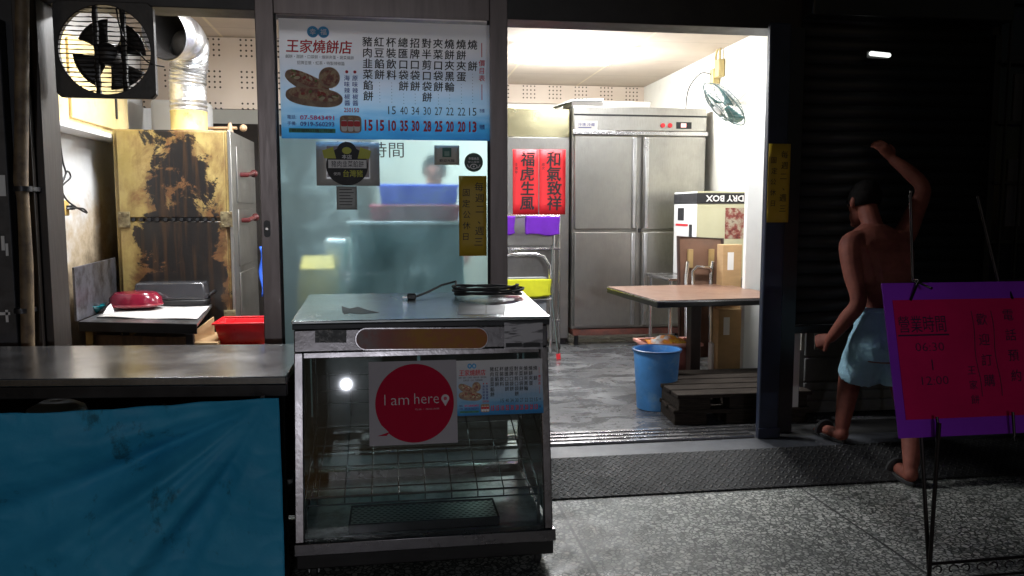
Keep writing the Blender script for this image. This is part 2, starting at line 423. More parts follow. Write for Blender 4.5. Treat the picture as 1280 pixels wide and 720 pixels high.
# ------------------------------------------------------------------ lettering
GL = {}
def glyph(s, bold):
    k = (s, bold)
    if k not in GL:
        cu = bpy.data.curves.new('lettering', 'FONT'); cu.body = s; cu.size = 1; cu.offset = bold; cu.resolution_u = 2
        cu.fill_mode = 'FRONT'
        ob = bpy.data.objects.new('lettering', cu); me = ob.to_mesh()
        vs = [(v.co.x, v.co.y) for v in me.vertices]; fs = [tuple(p.vertices) for p in me.polygons]
        ob.to_mesh_clear(); bpy.data.objects.remove(ob); bpy.data.curves.remove(cu)
        GL[k] = (vs, fs)
    return GL[k]
def put(b, s, cx, cz, w, h, mi, y=-.0015, bold=.012, em=False, shear=0):
    """letters facing -y; fitted to w x h, or as one em square of size h when em"""
    if bold > 0 and any(ord(ch) > 0x2e00 for ch in s):      # brush weight: overlay slightly shifted strokes
        k_ = bold * (h if em else h) * .75
        for i, (ax, az) in enumerate(((-k_, 0), (k_, 0), (0, -k_ * .7), (0, k_ * .7))): put(b, s, cx + ax, cz + az, w, h, mi, y - .00015 * (i + 1), 0, em, shear)
    if any(ord(ch) > 0x2e00 for ch in s): bold = 0
    vs, fs = glyph(s, bold)
    if not vs: return
    xs = [v[0] for v in vs]; zs = [v[1] for v in vs]
    x0, x1, z0, z1 = min(xs), max(xs), min(zs), max(zs)
    if em: kx = w / .95; kz = h / .95; mx = (x0 + x1) / 2; mz = .36 if (z1 - z0) > .35 else .36
    else: kx = w / max(1e-4, x1 - x0); kz = h / max(1e-4, z1 - z0); mx = (x0 + x1) / 2; mz = (z0 + z1) / 2
    q = [b.bm.verts.new((cx + (v[0] - mx) * kx + (v[1] - mz) * kz * shear, y, cz + (v[1] - mz) * kz)) for v in vs]
    for f in fs: b.face([q[i] for i in f], mi)
def column(b, s, cx, ztop, w, pitch, mi, bold=.02, y=-.0015, jitter=0):
    for i, ch in enumerate(s):
        if ch in ' \u3000': continue
        jx = random.uniform(-jitter, jitter)
        put(b, ch, cx + jx * w, ztop - pitch * (i + .5), w, w, mi, y, bold, em=True, shear=.04)

# ================================================================== GROUND
b = B(); b.box(-60, 60, -60, 60, -.16, -.13)
structure(obj('road', b, M('asphalt', (.045, .045, .047), .8, var=.3, scale=30, bump=.5, bscale=150)))
b = B(); b.box(-12, 12, -2.2, 3.68, -.13, 0)
structure(obj('pavement', b, make_terrazzo(), bevel=.01))
b = B(); b.box(-12, 12, -2.38, -2.204, -.13, -.004)
structure(obj('kerb', b, M('kerb_concrete', (.3, .3, .29), .8), bevel=.015))
b = B(); b.prism([(-3.2, 3.685, -.1), (-3.2, 4.02, -.1), (-3.2, 4.02, .1), (-3.2, 3.685, .006)], (8, 0, 0))
structure(obj('chequer_plate_ramp', b, make_plate()))
b = B(); b.box(-6, 8, 4.022, 4.216, -.12, .098)
structure(obj('threshold', b, M('threshold_concrete', (.032, .035, .042), .5, var=.35, scale=4, bump=.2, bscale=30, dirt=(.06, .065, .075), dirt_amt=.4)))
b = B(); b.box(-2.2, 3.7, 4.5, 9.7, -.1, .1)
structure(obj('shop_floor', b, make_shopfloor()))
b = B(); b.box(-2.2, 3.7, 4.217, 4.498, -.1, .096)
structure(obj('track_bed', b, M('track_bed', (.02, .02, .02), .6)))

# ================================================================== SHOP BUILDING
CEIL = 2.88
shop = thing('shop_building', 'open street shop with dark front, cream ceiling boards and bright white inside walls', 'building', (.6, 4.4, 0))
b = B(); b.box(-2.16, 3.66, 4.56, 9.7, CEIL, CEIL + .08); obj('ceiling', b, make_ceiling(), shop)
b = B(); b.box(-2.2, 3.3, 9.602, 9.75, .1, CEIL - .002); obj('back_wall', b, m_wall, shop)
b = B(); b.box(-2.25, -2.1, 4.5, 9.6, .1, CEIL - .002); obj('side_wall', b, make_stained_wall(), shop)
b = B(); b.box(3.05, 3.2, 5.42, 9.6, .1, CEIL - .002); obj('side_wall', b, m_wall, shop)
b = B(); b.box(3.052, 3.66, 5.3, 5.418, .1, CEIL - .002); b.box(3.6, 3.66, 4.5, 5.298, .1, CEIL - .002); obj('side_wall', b, m_facade, shop)
b = B(); b.box(-1.77, 3.66, 4.36, 4.556, 2.415, 3.9); obj('header_beam', b, m_header, shop, bevel=.004)
b = B(); b.box(-9, -1.772, 4.26, 4.556, 0, 3.9); obj('front_wall', b, m_facade, shop)
b = B(); b.box(3.662, 10, 4.37, 4.556, 0, 3.9); obj('front_wall', b, m_facade, shop)
m_perf = make_perf()
b = B(); b.box(-.2, 3.048, 9.54, 9.598, 2.66, CEIL - .004); obj('acoustic_board', b, m_perf, shop)
b = B(); b.box(-2.09, -.15, 7.35, 7.4, 2.27, CEIL - .004); obj('acoustic_board', b, m_perf, shop)
b = B(); b.box(-2.09, -.15, 8.6, 8.66, .1, 2.27); obj('dark_room_board', b, M('dark_room_shade', (.03, .024, .02), .7), shop)  # dark-coloured board stands in for the shade of the unlit room beyond

colm = thing('column', 'dark navy square column right of the open doorway with a yellow notice on it', 'column', (2.22, 4.3, 0))
KC0, KC1 = P(951, 300, y=4.25).x, P(981, 300, y=4.205).x
b = B(); b.box(KC0, KC1, 4.205, 4.25, .09, 2.413); obj('shaft', b, m_navy, colm, bevel=.008)
b = B(); b.box(KC0 - .006, KC1 + .006, 4.196, 4.203, .1, .16); obj('base_plate', b, m_navy, colm, bevel=.003)

tr = thing('sliding_track', 'steel floor track with four parallel rails across the shop doorway', 'track', (.6, 4.36, .1))
for k in range(4):
    yy = 4.232 + k * .066
    b = B(); b.box(-1.66, (KC0 - .01 if k < 2 else 2.3), yy, yy + .034, .096, .112); obj('rail', b, m_steelh, tr, bevel=.002)

jamb = thing('door_jamb', 'brown metal door jamb left of the exhaust fan opening', 'door frame', (-1.71, 4.3, 0))
b = B(); b.box(-1.765, -1.71, 4.2, 4.5, 0.09, 2.413); obj('outer_post', b, m_brownframe, jamb, bevel=.004)
b = B(); b.box(-1.708, -1.672, 4.24, 4.46, 0.09, 2.413); obj('inner_post', b, m_brownframe, jamb, bevel=.004)

# left wall pieces
b = B()
pp = [P(28, -30, y=4.14), P(27, 150, y=4.14), P(26, 226, y=4.14), P(29, 252, y=4.14), P(33, 330, y=4.14), P(35, 432, y=4.14), P(37, 560, y=4.14)]
pipe = thing('drain_pipe', 'rusty brown drain pipe running down the dark wall at the left edge', 'pipe', (pp[3].x, 4.14, 0))
b.tube(pp, [.03, .03, .032, .026, .03, .03, .03], 14); obj('pipe', b, M('rusty_pipe', (.16, .11, .06), .6, var=.35, dirt=(.05, .03, .02)), pipe)
for py in (236, 388):
    b = B(); q = P(29, py, y=4.14); b.tube([q + Vector((0, 0, -.012)), q + Vector((0, 0, .012))], .04, 14); b.box(q.x - .04, q.x + .04, 4.15, 4.2585, q.z - .01, q.z + .01)
    obj('bracket', b, m_dkmetal, pipe)
pan = thing('metal_cabinet', 'dark metal cabinet with torn white tape scraps beside the drain pipe', 'cabinet', (-2.3, 4.1, .1))
b = B(); b.box(-2.9, P(15, 300, y=4.19).x, 4.19, 4.255, .1, 2.3); obj('body', b, M('worn_grey_cabinet', (.05, .05, .055), .45, .3, dirt=(.02, .02, .02)), pan, bevel=.006)
for (px, py, w, h) in ((3, 232, .03, .1), (4, 304, .015, .07), (9, 312, .012, .06), (6, 392, .05, .014), (9, 395, .012, .06)):
    q = P(px, py, y=4.189); b = B(); b.box(q.x - w / 2, q.x + w / 2, 4.186, 4.1892, q.z - h / 2, q.z + h / 2); obj('tape_scrap', b, m_paper, pan)

# ================================================================== SLIDING DOOR
YD = 4.3
sd = thing('sliding_door', 'grey framed sliding glass door with frosty panes behind the display case', 'door', (-.02, YD, .11))
xs0, xs1 = P(327, 286, y=YD).x, P(350, 286, y=YD).x
xt0, xt1 = P(612, 286, y=YD).x, P(634, 286, y=YD).x
b = B(); b.box(xs0, xs1, YD - .02, YD + .02, .113, 2.56); obj('stile', b, m_alu, sd, bevel=.004)
b = B(); b.box(xt0, xt1, YD - .02, YD + .02, .113, 2.56); obj('stile', b, m_alu, sd, bevel=.004)
b = B(); b.box(xs1, xt0, YD - .018, YD + .018, 2.385, 2.56); obj('top_rail', b, m_alu, sd, bevel=.003)
b = B(); b.box(xs1, xt0, YD - .018, YD + .018, .113, .3); obj('bottom_rail', b, m_alu, sd, bevel=.003)
b = B(); b.box(xs1 - .002, xs1 + .012, YD - .014, YD - .006, .3, 2.385); b.box(xt0 - .012, xt0 + .002, YD - .014, YD - .006, .3, 2.385); obj('gasket', b, m_rubber, sd)
b = B(); b.sheet(lambda u, v: (xs1 + u * (xt0 - xs1), YD, .3 + v * 1.475), 1, 1); obj('glass', b, m_doorglass, sd)
q = P(334, 286, y=YD - .02)
b = B(); b.prism([(q.x + .016 * math.cos(a) , YD - .0205, q.z + (.028 if math.sin(a) > 0 else -.028) + .016 * math.sin(a)) for a in [2 * math.pi * k / 20 for k in range(20)]], (0, -.006, 0)); lk = obj('lock', b, m_black, sd)
b = B(); b.disc(q.x, q.z, .007, YD - .03, YD - .027, 14); obj('keyhole', b, m_chrome, lk)
# ------------------------------------------------ menu board
MX0, MX1 = P(350, 100, y=YD - .03).x, P(612, 100, y=YD - .03).x
MZ0, MZ1 = P(480, 174.5, y=YD - .03).z, P(480, 27, y=YD - .03).z
MW, MH = MX1 - MX0, MZ1 - MZ0
m_menu = make_menu_sheet('menu_print')
m_bread = make_photo('pastry_print', [(.05, .02, .01), (.28, .06, .03), (.5, .35, .18), (.2, .2, .06)], 28)
m_crust = make_photo('crust_print', [(.14, .06, .03), (.28, .15, .08), (.42, .28, .16), (.5, .38, .26)], 14)
m_greenbar = M('green_print', (.01, .22, .12), .5, var=.3, scale=40)
m_cyanink = M('cyan_ink', (.02, .30, .62), .5, var=.05)
def menu(label, loc, k, rot, group):
    t = thing('menu_poster', label, 'menu', loc, rot, group)
    b = B(); b.sheet(lambda u, v: ((u - .5) * MW, 0, (v - .5) * MH), 1, 1)
    p = obj('sheet', b, m_menu, t, local=True)
    b = B()
    X = lambda px: -MW / 2 + (px - 350) / 262 * MW          # photo pixels across the board
    Z = lambda py: MH / 2 - (py - 25) / 149 * MH
    u = MW / 262
    cols = [(590, '燒　餅', '15', '13'), (575.5, '燒餅夾蛋', '22', '20'), (560.5, '燒餅夾黑輪', '22', '20'), (546, '夾菜口袋餅', '27', '25'), (531.5, '對半剪口袋餅', '30', '28'),
            (516.5, '招牌口袋餅', '34', '30'), (502, '總匯口袋餅', '40', '35'), (487, '杯裝飲料', '15', '10'), (472, '紅豆餡餅', '', '15'), (457.5, '豬肉韭菜餡餅', '', '15')]
    for (px, nm, p1, p2) in cols:
        n = len(nm); pitch = 13.4 * u
        column(b, nm, X(px), Z(44), 12.2 * u, pitch, 0, bold=.026)
        zz = Z(44) - n * pitch - 3 * u
        while zz > Z(128): put(b, '.', X(px), zz, .9 * u, .9 * u, 0, bold=0); zz -= 4 * u
        if p1: put(b, p1, X(px), Z(136.5), 9.6 * u, 10 * u, 0, bold=0)
        put(b, p2, X(px), Z(156), 10 * u, 14 * u, 1, bold=.035)
    column(b, '價目表', X(602), Z(69), 8 * u, 9.5 * u, 1, bold=.02)
    for a, c in ((48, 66), (101, 121)): 
        b.box(X(602) - .5 * u, X(602) + .5 * u, -.0015, -.001, Z(c), Z(a), 1)
    put(b, '市價', X(602), Z(135), 6.5 * u, 5 * u, 2, bold=.02); put(b, '特價', X(602), Z(156), 6.5 * u, 6.5 * u, 2, bold=.03)
    # shop name, its two round characters and the small lines
    put(b, '王家燒餅店', X(398.5), Z(58.5), 79 * u, 16 * u, 1, bold=.03, shear=.08)
    for px, ch in ((391, '幸'), (404, '福')):
        b.disc(X(px), Z(40.5), 7 * u, -.001, -.0005, 32, 3); put(b, ch, X(px), Z(40.5), 7.5 * u, 7.5 * u, 4, -.002, .0, em=True)
    put(b, '鹹餅・甜餅・口袋餅・燒餅夾蛋・蔬菜燒餅', X(399), Z(71.5), 83 * u, 4.6 * u, 0, bold=.0)
    put(b, '招牌豆漿・紅茶・特製辣椒醬', X(400), Z(79), 58 * u, 4.6 * u, 0, bold=.0)
    for px, s_, pr in ((431.5, '海味辣椒醬', '250'), (441.5, '原味辣椒醬', '150')):
        b.disc(X(px), Z(89), 2 * u, -.0012, -.0005, 12, 1)
        column(b, s_, X(px), Z(93), 7 * u, 7.7 * u, 2, bold=.02); put(b, pr, X(px), Z(137), 9 * u, 5.8 * u, 1, bold=.02)
    put(b, '電話:', X(363), Z(147), 11 * u, 5 * u, 2, bold=.02); put(b, '07-5843491', X(394), Z(147.5), 42 * u, 5.8 * u, 5, bold=.03)
    put(b, '手機:', X(363), Z(155), 11 * u, 5 * u, 2, bold=.02); put(b, '0919-560293', X(394), Z(155.5), 42 * u, 5.8 * u, 2, bold=.03)
    b.box(X(359), X(416), -.0012, -.0004, Z(166.5), Z(161), 6)
    put(b, '歡迎電話訂購．外送', X(387.5), Z(163.8), 50 * u, 4 * u, 0, bold=0)
    obj('lettering', b, [m_ink, m_redink, m_blueink, m_cyanink, m_whiteink, m_pinkink, m_greenbar], t, local=True, smooth=None)
    # pictures: a pastry cut open, a round one above it, jars of sauce
    b = B()
    def blob(cx, cz, rx, rz, ang, y, mi, pw=2.4, n=40):
        pts = []
        for k in range(n):
            a = 2 * math.pi * k / n; c_, s_ = math.cos(a), math.sin(a)
            ex = math.copysign(abs(c_) ** (2 / pw), c_) * rx; ez = math.copysign(abs(s_) ** (2 / pw), s_) * rz
            pts.append((X(cx) + (ex * math.cos(ang) - ez * math.sin(ang)) * u, y, Z(cz) + (ex * math.sin(ang) + ez * math.cos(ang)) * u))
        b.prism(pts, (0, .0004, 0), mi)
    blob(383, 104, 29, 10.5, R(-24), -.001, 1); blob(385, 101, 25, 7, R(-24), -.0018, 0)
    blob(391, 121.5, 35, 12, R(-5), -.0026, 1); blob(391, 118.5, 31, 7.5, R(-6), -.0034, 0)
    blob(410, 97, 13, 13, 0, -.0042, 1, 2); blob(410, 97.5, 10.5, 9.5, 0, -.005, 0, 2)
    rnd = random.Random(3)
    for kb_ in range(26):
        t_ = rnd.uniform(-1, 1); w_ = rnd.uniform(-1, 1)
        if kb_ % 2: blob(384 + 20 * t_, 101 + 9 * t_ + 4 * w_, rnd.uniform(1.5, 4), rnd.uniform(1, 2.2), rnd.uniform(-1, 1), -.0022 - kb_ * .00001, 2 + kb_ % 3, 2, 10)
        else: blob(391 + 26 * t_, 118.5 + 2.5 * t_ + 4.5 * w_, rnd.uniform(1.5, 4.5), rnd.uniform(1, 2.2), rnd.uniform(-1, 1), -.0038 - kb_ * .00001, 2 + (kb_ // 2) % 3, 2, 10)
    obj('pastry_picture', b, [m_bread, m_crust, M('meat_print', (.36, .05, .035), .6), M('leek_print', (.16, .2, .05), .6), M('egg_print', (.62, .52, .34), .6)], t, local=True, smooth=None)
    b = B()
    blob(435, 155, 13.5, 11, 0, -.001, 0, 5)
    for i in range(3):
        blob(427 + i * 8, 157, 3.7, 7, 0, -.0018, 1, 4); blob(427 + i * 8, 154.5, 3.8, 3.4, 0, -.0026, 2, 5); blob(427 + i * 8, 147, 3.2, 1.6, 0, -.0026, 3, 5)
    obj('sauce_picture', b, [M('tan_print', (.35, .2, .1), .5), m_whiteink, m_redink, m_bread], t, local=True, smooth=None)
    t.scale = (k, k, k); return t
menu('large blue and white price menu filling the top of the glass door', ((MX0 + MX1) / 2, YD - .028, (MZ0 + MZ1) / 2), 1, (0, 0, 0), 'price menus')

# ------------------------------------------------ papers on the door glass
YG = YD - .004
def paper(name, label, cat, px0, px1, py0, py1, mat, y=YG, th=.0015, group=None):
    p0 = P(px0, py1, y=y); p1 = P(px1, py0, y=y)
    t = thing(name, label, cat, ((p0.x + p1.x) / 2, y, (p0.z + p1.z) / 2), group=group)
    w, h = (p1.x - p0.x), (p1.z - p0.z)
    b = B(); b.sheet(lambda u, v: ((u - .5) * w, -.003 + .002 * math.sin(u * 3 + v * 2), (v - .5) * h), 6, 6)
    obj('sheet', b, mat, t, local=True, solid=th)
    return t, w, h
t, w, h = paper('certificate', 'white framed certificate with a round yellow and black pork badge on the door glass', 'certificate', 396, 474, 178, 232, M('laminated_sheet', (.55, .54, .52), .25, var=.05))
b = B(); b.box(-w * .33, w * .33, -.008, -.0065, -h * .30, h * .40); obj('picture_panel', b, M('mauve_print', (.2, .15, .2), .4, dirt=(.3, .22, .12)), t, local=True)
m_yg = M('lime_print', (.5, .5, .02), .5, var=.08)
b = B(); cxx = -.005
b.disc(cxx, -h * .05, .105 * 1.02, -.0105, -.009, 48, 0, rz=.1)
b.disc(cxx, h * .27, .052, -.0125, -.011, 32, 0)
for sx in (-1, 1): b.prism([(cxx + sx * .055 , -.012, h * .12), (cxx + sx * .115, -.012, h * .12), (cxx + sx * .125, -.012, h * .3), (cxx + sx * .07, -.012, h * .38)], (0, .001, 0), 1)
b.disc(cxx, h * .30, .024, -.014, -.0128, 24, 1, rz=.018)
b.box(cxx - .095, cxx + .1, -.0135, -.0112, -h * .10, h * .09, 2)
put(b, '豬肉韭菜餡餅', cxx + .003, -h * .005, .165, .034, 0, -.0145, .0)
put(b, '本店', cxx, h * .16, .05, .022, 2, -.0145, .02)
put(b, '台灣豬', cxx + .03, -h * .22, .1, .036, 1, -.0145, .02); put(b, '使用', cxx - .052, -h * .23, .034, .016, 2, -.0145, .0)
obj('badge', b, [m_ink, m_yg, m_whiteink], t, local=True, smooth=None)
t, w, h = paper('note', 'small grey printed note taped under the pork certificate', 'note', 421, 446, 233, 262, M('grey_note', (.42, .43, .42), .5, var=.1, scale=30), y=YG - .002)
b = B()
for k in range(6): b.box(-w * .36, w * random.uniform(.1, .38), -.0062, -.0055, h * (.36 - k * .13) - .002, h * (.36 - k * .13) + .002)
obj('lettering', b, m_ink, t, local=True)
b = B(); p0 = P(474, 197, y=YG - .001); p1 = P(505, 178, y=YG - .001)
put(b, '營業時間', P(461, 187, y=YG).x, P(461, 187, y=YG).z, P(505, 187, y=YG).x - P(417, 187, y=YG).x, p1.z - p0.z, 0, YG - .001, .0)
tag(obj('glass_lettering', b, M('grey_vinyl', (.06, .07, .08), .5), smooth=None, origin=(-.2, YG, 1.7)), 'dark business hours characters on the glass, half hidden by the certificate', 'lettering')
t, w, h = paper('card', 'small cream card with a green square on the door glass', 'card', 543, 574, 182, 206, M('cream_card', (.52, .48, .40), .5, var=.05))
b = B(); b.box(-w * .18, w * .18, -.0062, -.0055, -h * .1, h * .38, 0); b.box(-w * .1, w * .1, -.0068, -.006, -h * .04, h * .2, 2); put(b, '歡迎光臨', 0, -h * .28, w * .6, h * .14, 1, -.0066, .01)
obj('print', b, [M('dark_green_print', (.02, .12, .08), .5), m_ink, M('pale_green_print', (.2, .32, .25), .5)], t, local=True, smooth=None)
q = P(592, 203, y=YG)
t = thing('round_sticker', 'round dark green sticker above the yellow notice on the glass', 'sticker', q)
b = B(); b.disc(0, 0, .05, -.004, -.002, 40); obj('disc', b, M('sticker_green', (.035, .07, .05), .5), t, local=True)
b = B(); put(b, '幸福食品', 0, .02, .055, .014, 0, -.006, .02); put(b, '安心標章', 0, .002, .06, .010, 0, -.006, .0)
b.tube([(.018 * math.cos(a), -.006, -.022 + .012 * math.sin(a)) for a in [2 * math.pi * k / 20 for k in range(20)]], .003, 6, closed=True); b.disc(0, -.022, .005, -.007, -.0055, 12)
for sx in (-1, 1): b.tube([(sx * .02, -.006, -.03), (sx * .03, -.006, -.022), (sx * .034, -.006, -.012)], .003, 6)
obj('emblem', b, m_whiteink, t, local=True, smooth=None)
m_yel = M('yellow_paper', (.44, .29, .015), .55, var=.05)
def yellow_notice(label, px0, px1, py0, py1, y):
    t, w, h = paper('yellow_notice', label, 'notice', px0, px1, py0, py1, m_yel, y=y, group='yellow closing day notices')
    b = B()
    column(b, '每週二、週三', w * .23, h * .43, w * .33, h * .137, 0, bold=-.008, y=-.0075, jitter=.1)
    column(b, '固定公休日', -w * .25, h * .36, w * .28, h * .137, 0, bold=-.008, y=-.0075, jitter=.1)
    obj('lettering', b, m_ink, t, local=True, smooth=None)
yellow_notice('yellow handwritten notice stuck on the frosty glass door', 574, 608, 220, 320, YG)
yellow_notice('yellow handwritten notice on the dark navy column', 958, 988, 180, 278, 4.2)

# ================================================================== EXHAUST FAN
cx, cz = P(132, 63, y=4.34).x, P(132, 63, y=4.34).z
ef = thing('exhaust_fan', 'greasy black square exhaust fan with round grille above the counter', 'exhaust fan', (cx, 4.34, cz))
hw = .235; r0 = P(189, 63, y=4.34).x - cx
n = 64; out = []; inn = []
for k in range(n):
    a = 2 * math.pi * (k + .5) / n; c_, s_ = math.cos(a), math.sin(a); m_ = max(abs(c_), abs(s_))
    out.append((c_ / m_ * hw, s_ / m_ * hw)); inn.append((c_ * r0, s_ * r0))
b = B()
rings = [[(x, -.015, z) for x, z in out], [(x, -.015, z) for x, z in inn], [(x * 1.03, .035, z * 1.03) for x, z in inn], [(x * .99, .035, z * .99) for x, z in out]]
b.rings(rings + [rings[0]], cap=False); bmesh.ops.remove_doubles(b.bm, verts=b.bm.verts, dist=1e-5)
obj('frame', b, m_grease, ef, local=True, bevel=.004)
b = B()
for k in range(-9, 10):
    z = k * r0 / 9.6; L = math.sqrt(max(0, r0 * r0 - z * z)) + .004
    pts = [(-L + 2 * L * i / 14, -.012 + random.uniform(-.0012, .0012), z + random.uniform(-.0015, .0015)) for i in range(15)]
    b.tube(pts, [random.uniform(.0018, .0042) for _ in pts], 5)
obj('grille', b, m_grease, ef, local=True)
for sx in (-.045, .085):
    b = B(); pts = [(sx + random.uniform(-.003, .003), .01, -r0 + 2 * r0 * i / 16) for i in range(17)]
    b.tube(pts, [random.uniform(.011, .017) for _ in pts], 8); obj('support_bar', b, m_grease, ef, local=True)
b = B(); b.lathe([(.02, -.03), (.055, -.02), (.06, .02), (.05, .06), (.02, .07)], (0, .07, -.01), 20, axis='y', cap=True); obj('motor', b, m_grease, ef, local=True)
for k in range(4):
    a0 = k * math.pi / 2 + .55; b = B()
    def bl(u, v, a0=a0):
        rr = .05 + .125 * v; a = a0 + (u - .5) * (.95 + .15 * v); return (rr * math.cos(a), .07 + .03 * (u - .5), rr * math.sin(a) - .01)
    b.sheet(bl, 6, 6); obj('blade', b, m_grease, ef, local=True, solid=.003)
b = B(); b.tube(smooth_path([(.06, .0, .2), (.075, -.015, .12), (.10, -.02, .05), (.16, -.02, -.01), (.21, -.02, -.06), (.27, .02, -.07)]), .004, 6); obj('power_cable', b, m_grease, ef, local=True)

# ================================================================== LEFT ROOM
OY = 6.0; OX0, OX1 = P(143, 250, y=OY).x, P(288, 250, y=OY).x; OZ = 1.96
ov = thing('oven', 'tall yellow flatbread oven burnt black and brown on its front', 'oven', (OX0, OY, .1))
m_oven = make_oven()
b = B(); b.box(OX0, OX1 - .012, OY + .02, 7.0, .22, OZ); obj('body', b, m_oven, ov, bevel=.005)
b = B(); b.box(OX0 + .03, OX1 - .03, OY, OY + .019, 1.345, OZ - .01); obj('upper_panel', b, m_oven, ov, bevel=.004)
b = B(); b.box(OX0 + .03, OX1 - .03, OY, OY + .019, .25, 1.315); obj('lower_panel', b, m_oven, ov, bevel=.004)
b = B(); b.box(OX1 - .0115, OX1 + .012, OY + .01, 7.02, .22, OZ); sp = obj('side_panel', b, m_steelv, ov, bevel=.003)
b = B()
for (y0, y1, z0, z1) in ((6.18, 6.9, 1.45, 1.86), (6.18, 6.9, .98, 1.4), (6.18, 6.9, .5, .93)): b.box(OX1 + .0125, OX1 + .022, y0, y1, z0, z1)
obj('side_door', b, m_steelv, sp, bevel=.003)
for zz in (1.66, 1.32):
    b = B(); b.tube([(OX1 + .022, 6.3, zz), (OX1 + .07, 6.3, zz), (OX1 + .075, 6.52, zz + .02)], .017, 8); b.ball((OX1 + .078, 6.56, zz + .02), .03, n=10); obj('handle', b, M('dark_red_handle', (.09, .012, .012), .4), sp)
for (hx, hz) in ((OX0 + .06, 1.33), (OX1 - .03, 1.33), (OX1 - .03, .62)):
    b = B(); b.box(hx - .04, hx + .04, OY - .012, OY - .001, hz - .055, hz + .055)
    for dx in (-.025, .025):
        for dz in (-.04, .04): b.disc(hx + dx, hz + dz, .007, OY - .017, OY - .012, 10)
    obj('hinge', b, M('old_hinge', (.30, .25, .14), .45, .6, dirt=(.05, .03, .02)), ov, bevel=.002)
b = B()
for k in range(11): b.disc(OX0 + .12 + k * .054, 1.33, .013, OY - .006, OY + .02, 12)
obj('vent_hole', b, m_black, ov)
for (lx, ly) in ((OX0 + .05, 6.08), (OX1 - .06, 6.08), (OX0 + .05, 6.92), (OX1 - .06, 6.92)):
    b = B(); b.box(lx - .025, lx + .025, ly - .025, ly + .025, .1, .22); obj('leg', b, m_dkmetal, ov)
dc = Vector((P(236, 140, y=6.3).x, 6.3, OZ))
b = B(); b.lathe([(.128, 0), (.135, .02), (.128, .03), (.128, .14), (.132, .16), (.12, .165)], dc, 28, cap=True); obj('flue_collar', b, M('yellow_collar', (.6, .48, .18), .5, dirt=(.2, .1, .04), dirt_amt=.36), ov)
b = B(); b.tube([(OX1 - .3, 6.5, OZ + .06), (OX1 - .02, 6.45, OZ + .06)], .012, 8); b.ball((OX1 + .03, 6.44, OZ + .06), .028, n=12); b.tube([(OX1 - .07, 6.45, OZ), (OX1 - .07, 6.45, OZ + .1)], [.03, .012], 8); obj('damper_lever', b, M('brass_lever', (.4, .26, .15), .4), ov)

du = thing('flexible_duct', 'silver foil exhaust duct bending open above the yellow oven', 'duct', dc + Vector((0, 0, .16)))
ctrl = [Vector((0, 0, .16)), Vector((.0, 0, .36)), Vector((.02, -.02, .50)), Vector((.04, -.12, .62)), Vector((.0, -.28, .66)), Vector((-.05, -.40, .635))]
pts = []
for i in range(len(ctrl) - 1):
    p0, p1, p2, p3 = ctrl[max(i - 1, 0)], ctrl[i], ctrl[i + 1], ctrl[min(i + 2, len(ctrl) - 1)]
    for k in range(12):
        t_ = k / 12; pts.append(dc + .5 * ((2 * p1) + (p2 - p0) * t_ + (2 * p0 - 5 * p1 + 4 * p2 - p3) * t_ ** 2 + (3 * p1 - p0 - 3 * p2 + p3) * t_ ** 3))
pts.append(dc + ctrl[-1])
b = B(); b.tube(pts, [.128 + (.005 if i % 2 else -.003) + random.uniform(-.003, .003) + (.05 * max(0, (i - 30) / 30)) for i in range(len(pts))], 28, cap=False)
obj('foil_hose', b, make_foil(), du)
e0, e1 = pts[-2], pts[-6]
b = B(); b.tube(pts[-26:], [.118 + (.05 * max(0, (i - 30) / 30)) for i in range(len(pts))][-26:], 28, cap=False); b.ball(pts[-26], .117, n=14); obj('dark_lining', b, M('mouth_shade', (.01, .008, .007), .7), du)  # near-black lining puts the shade inside the open duct mouth into colour

wc = thing('wall_cabinet', 'cream stained wall cupboard high on the left wall', 'cupboard', (-2.04, 6, 1.9))
b = B(); b.box(-2.098, -1.97, 5.1, 6.55, 1.93, 2.5); obj('body', b, m_cream, wc, bevel=.004)
b = B(); b.box(-1.968, -1.952, 5.4, 6.42, 1.97, 2.46); dd = obj('door', b, m_cream, wc, bevel=.004)
b = B(); b.box(-1.951, -1.94, 6.2, 6.22, 2.05, 2.2); obj('handle', b, m_dkmetal, dd)
b = B(); b.box(-2.098, -1.93, 5.06, 6.6, 1.895, 1.928); obj('shelf_rail', b, m_white, wc, bevel=.004)
bx = thing('white_pail', 'white bucket standing high behind the oven beside the duct', 'bucket', (-1.9, 6.9, 1.9))
b = B(); b.box(OX0 - .02, OX0 + .42, 7.02, 7.3, 1.75, 2.3); obj('body', b, m_white, bx, bevel=.03, seg=3)
bx['label'] = 'white enamel box behind the oven, left of the foil duct'; bx['category'] = 'box'; bx.name = 'white_box'
b = B(); b.box(OX0 - .03, OX0 + .43, 7.01, 7.31, 2.302, 2.33); obj('lid', b, m_white, bx, bevel=.008)
b = B(); b.box(OX0 + .02, OX0 + .38, 7.05, 7.28, .1, 1.748); tag(obj('shelf_unit', b, M('dark_shelf', (.03, .025, .02), .6), bevel=.004, origin=(OX0, 7.1, .1)), 'dark shelf unit standing behind the yellow oven', 'shelf')

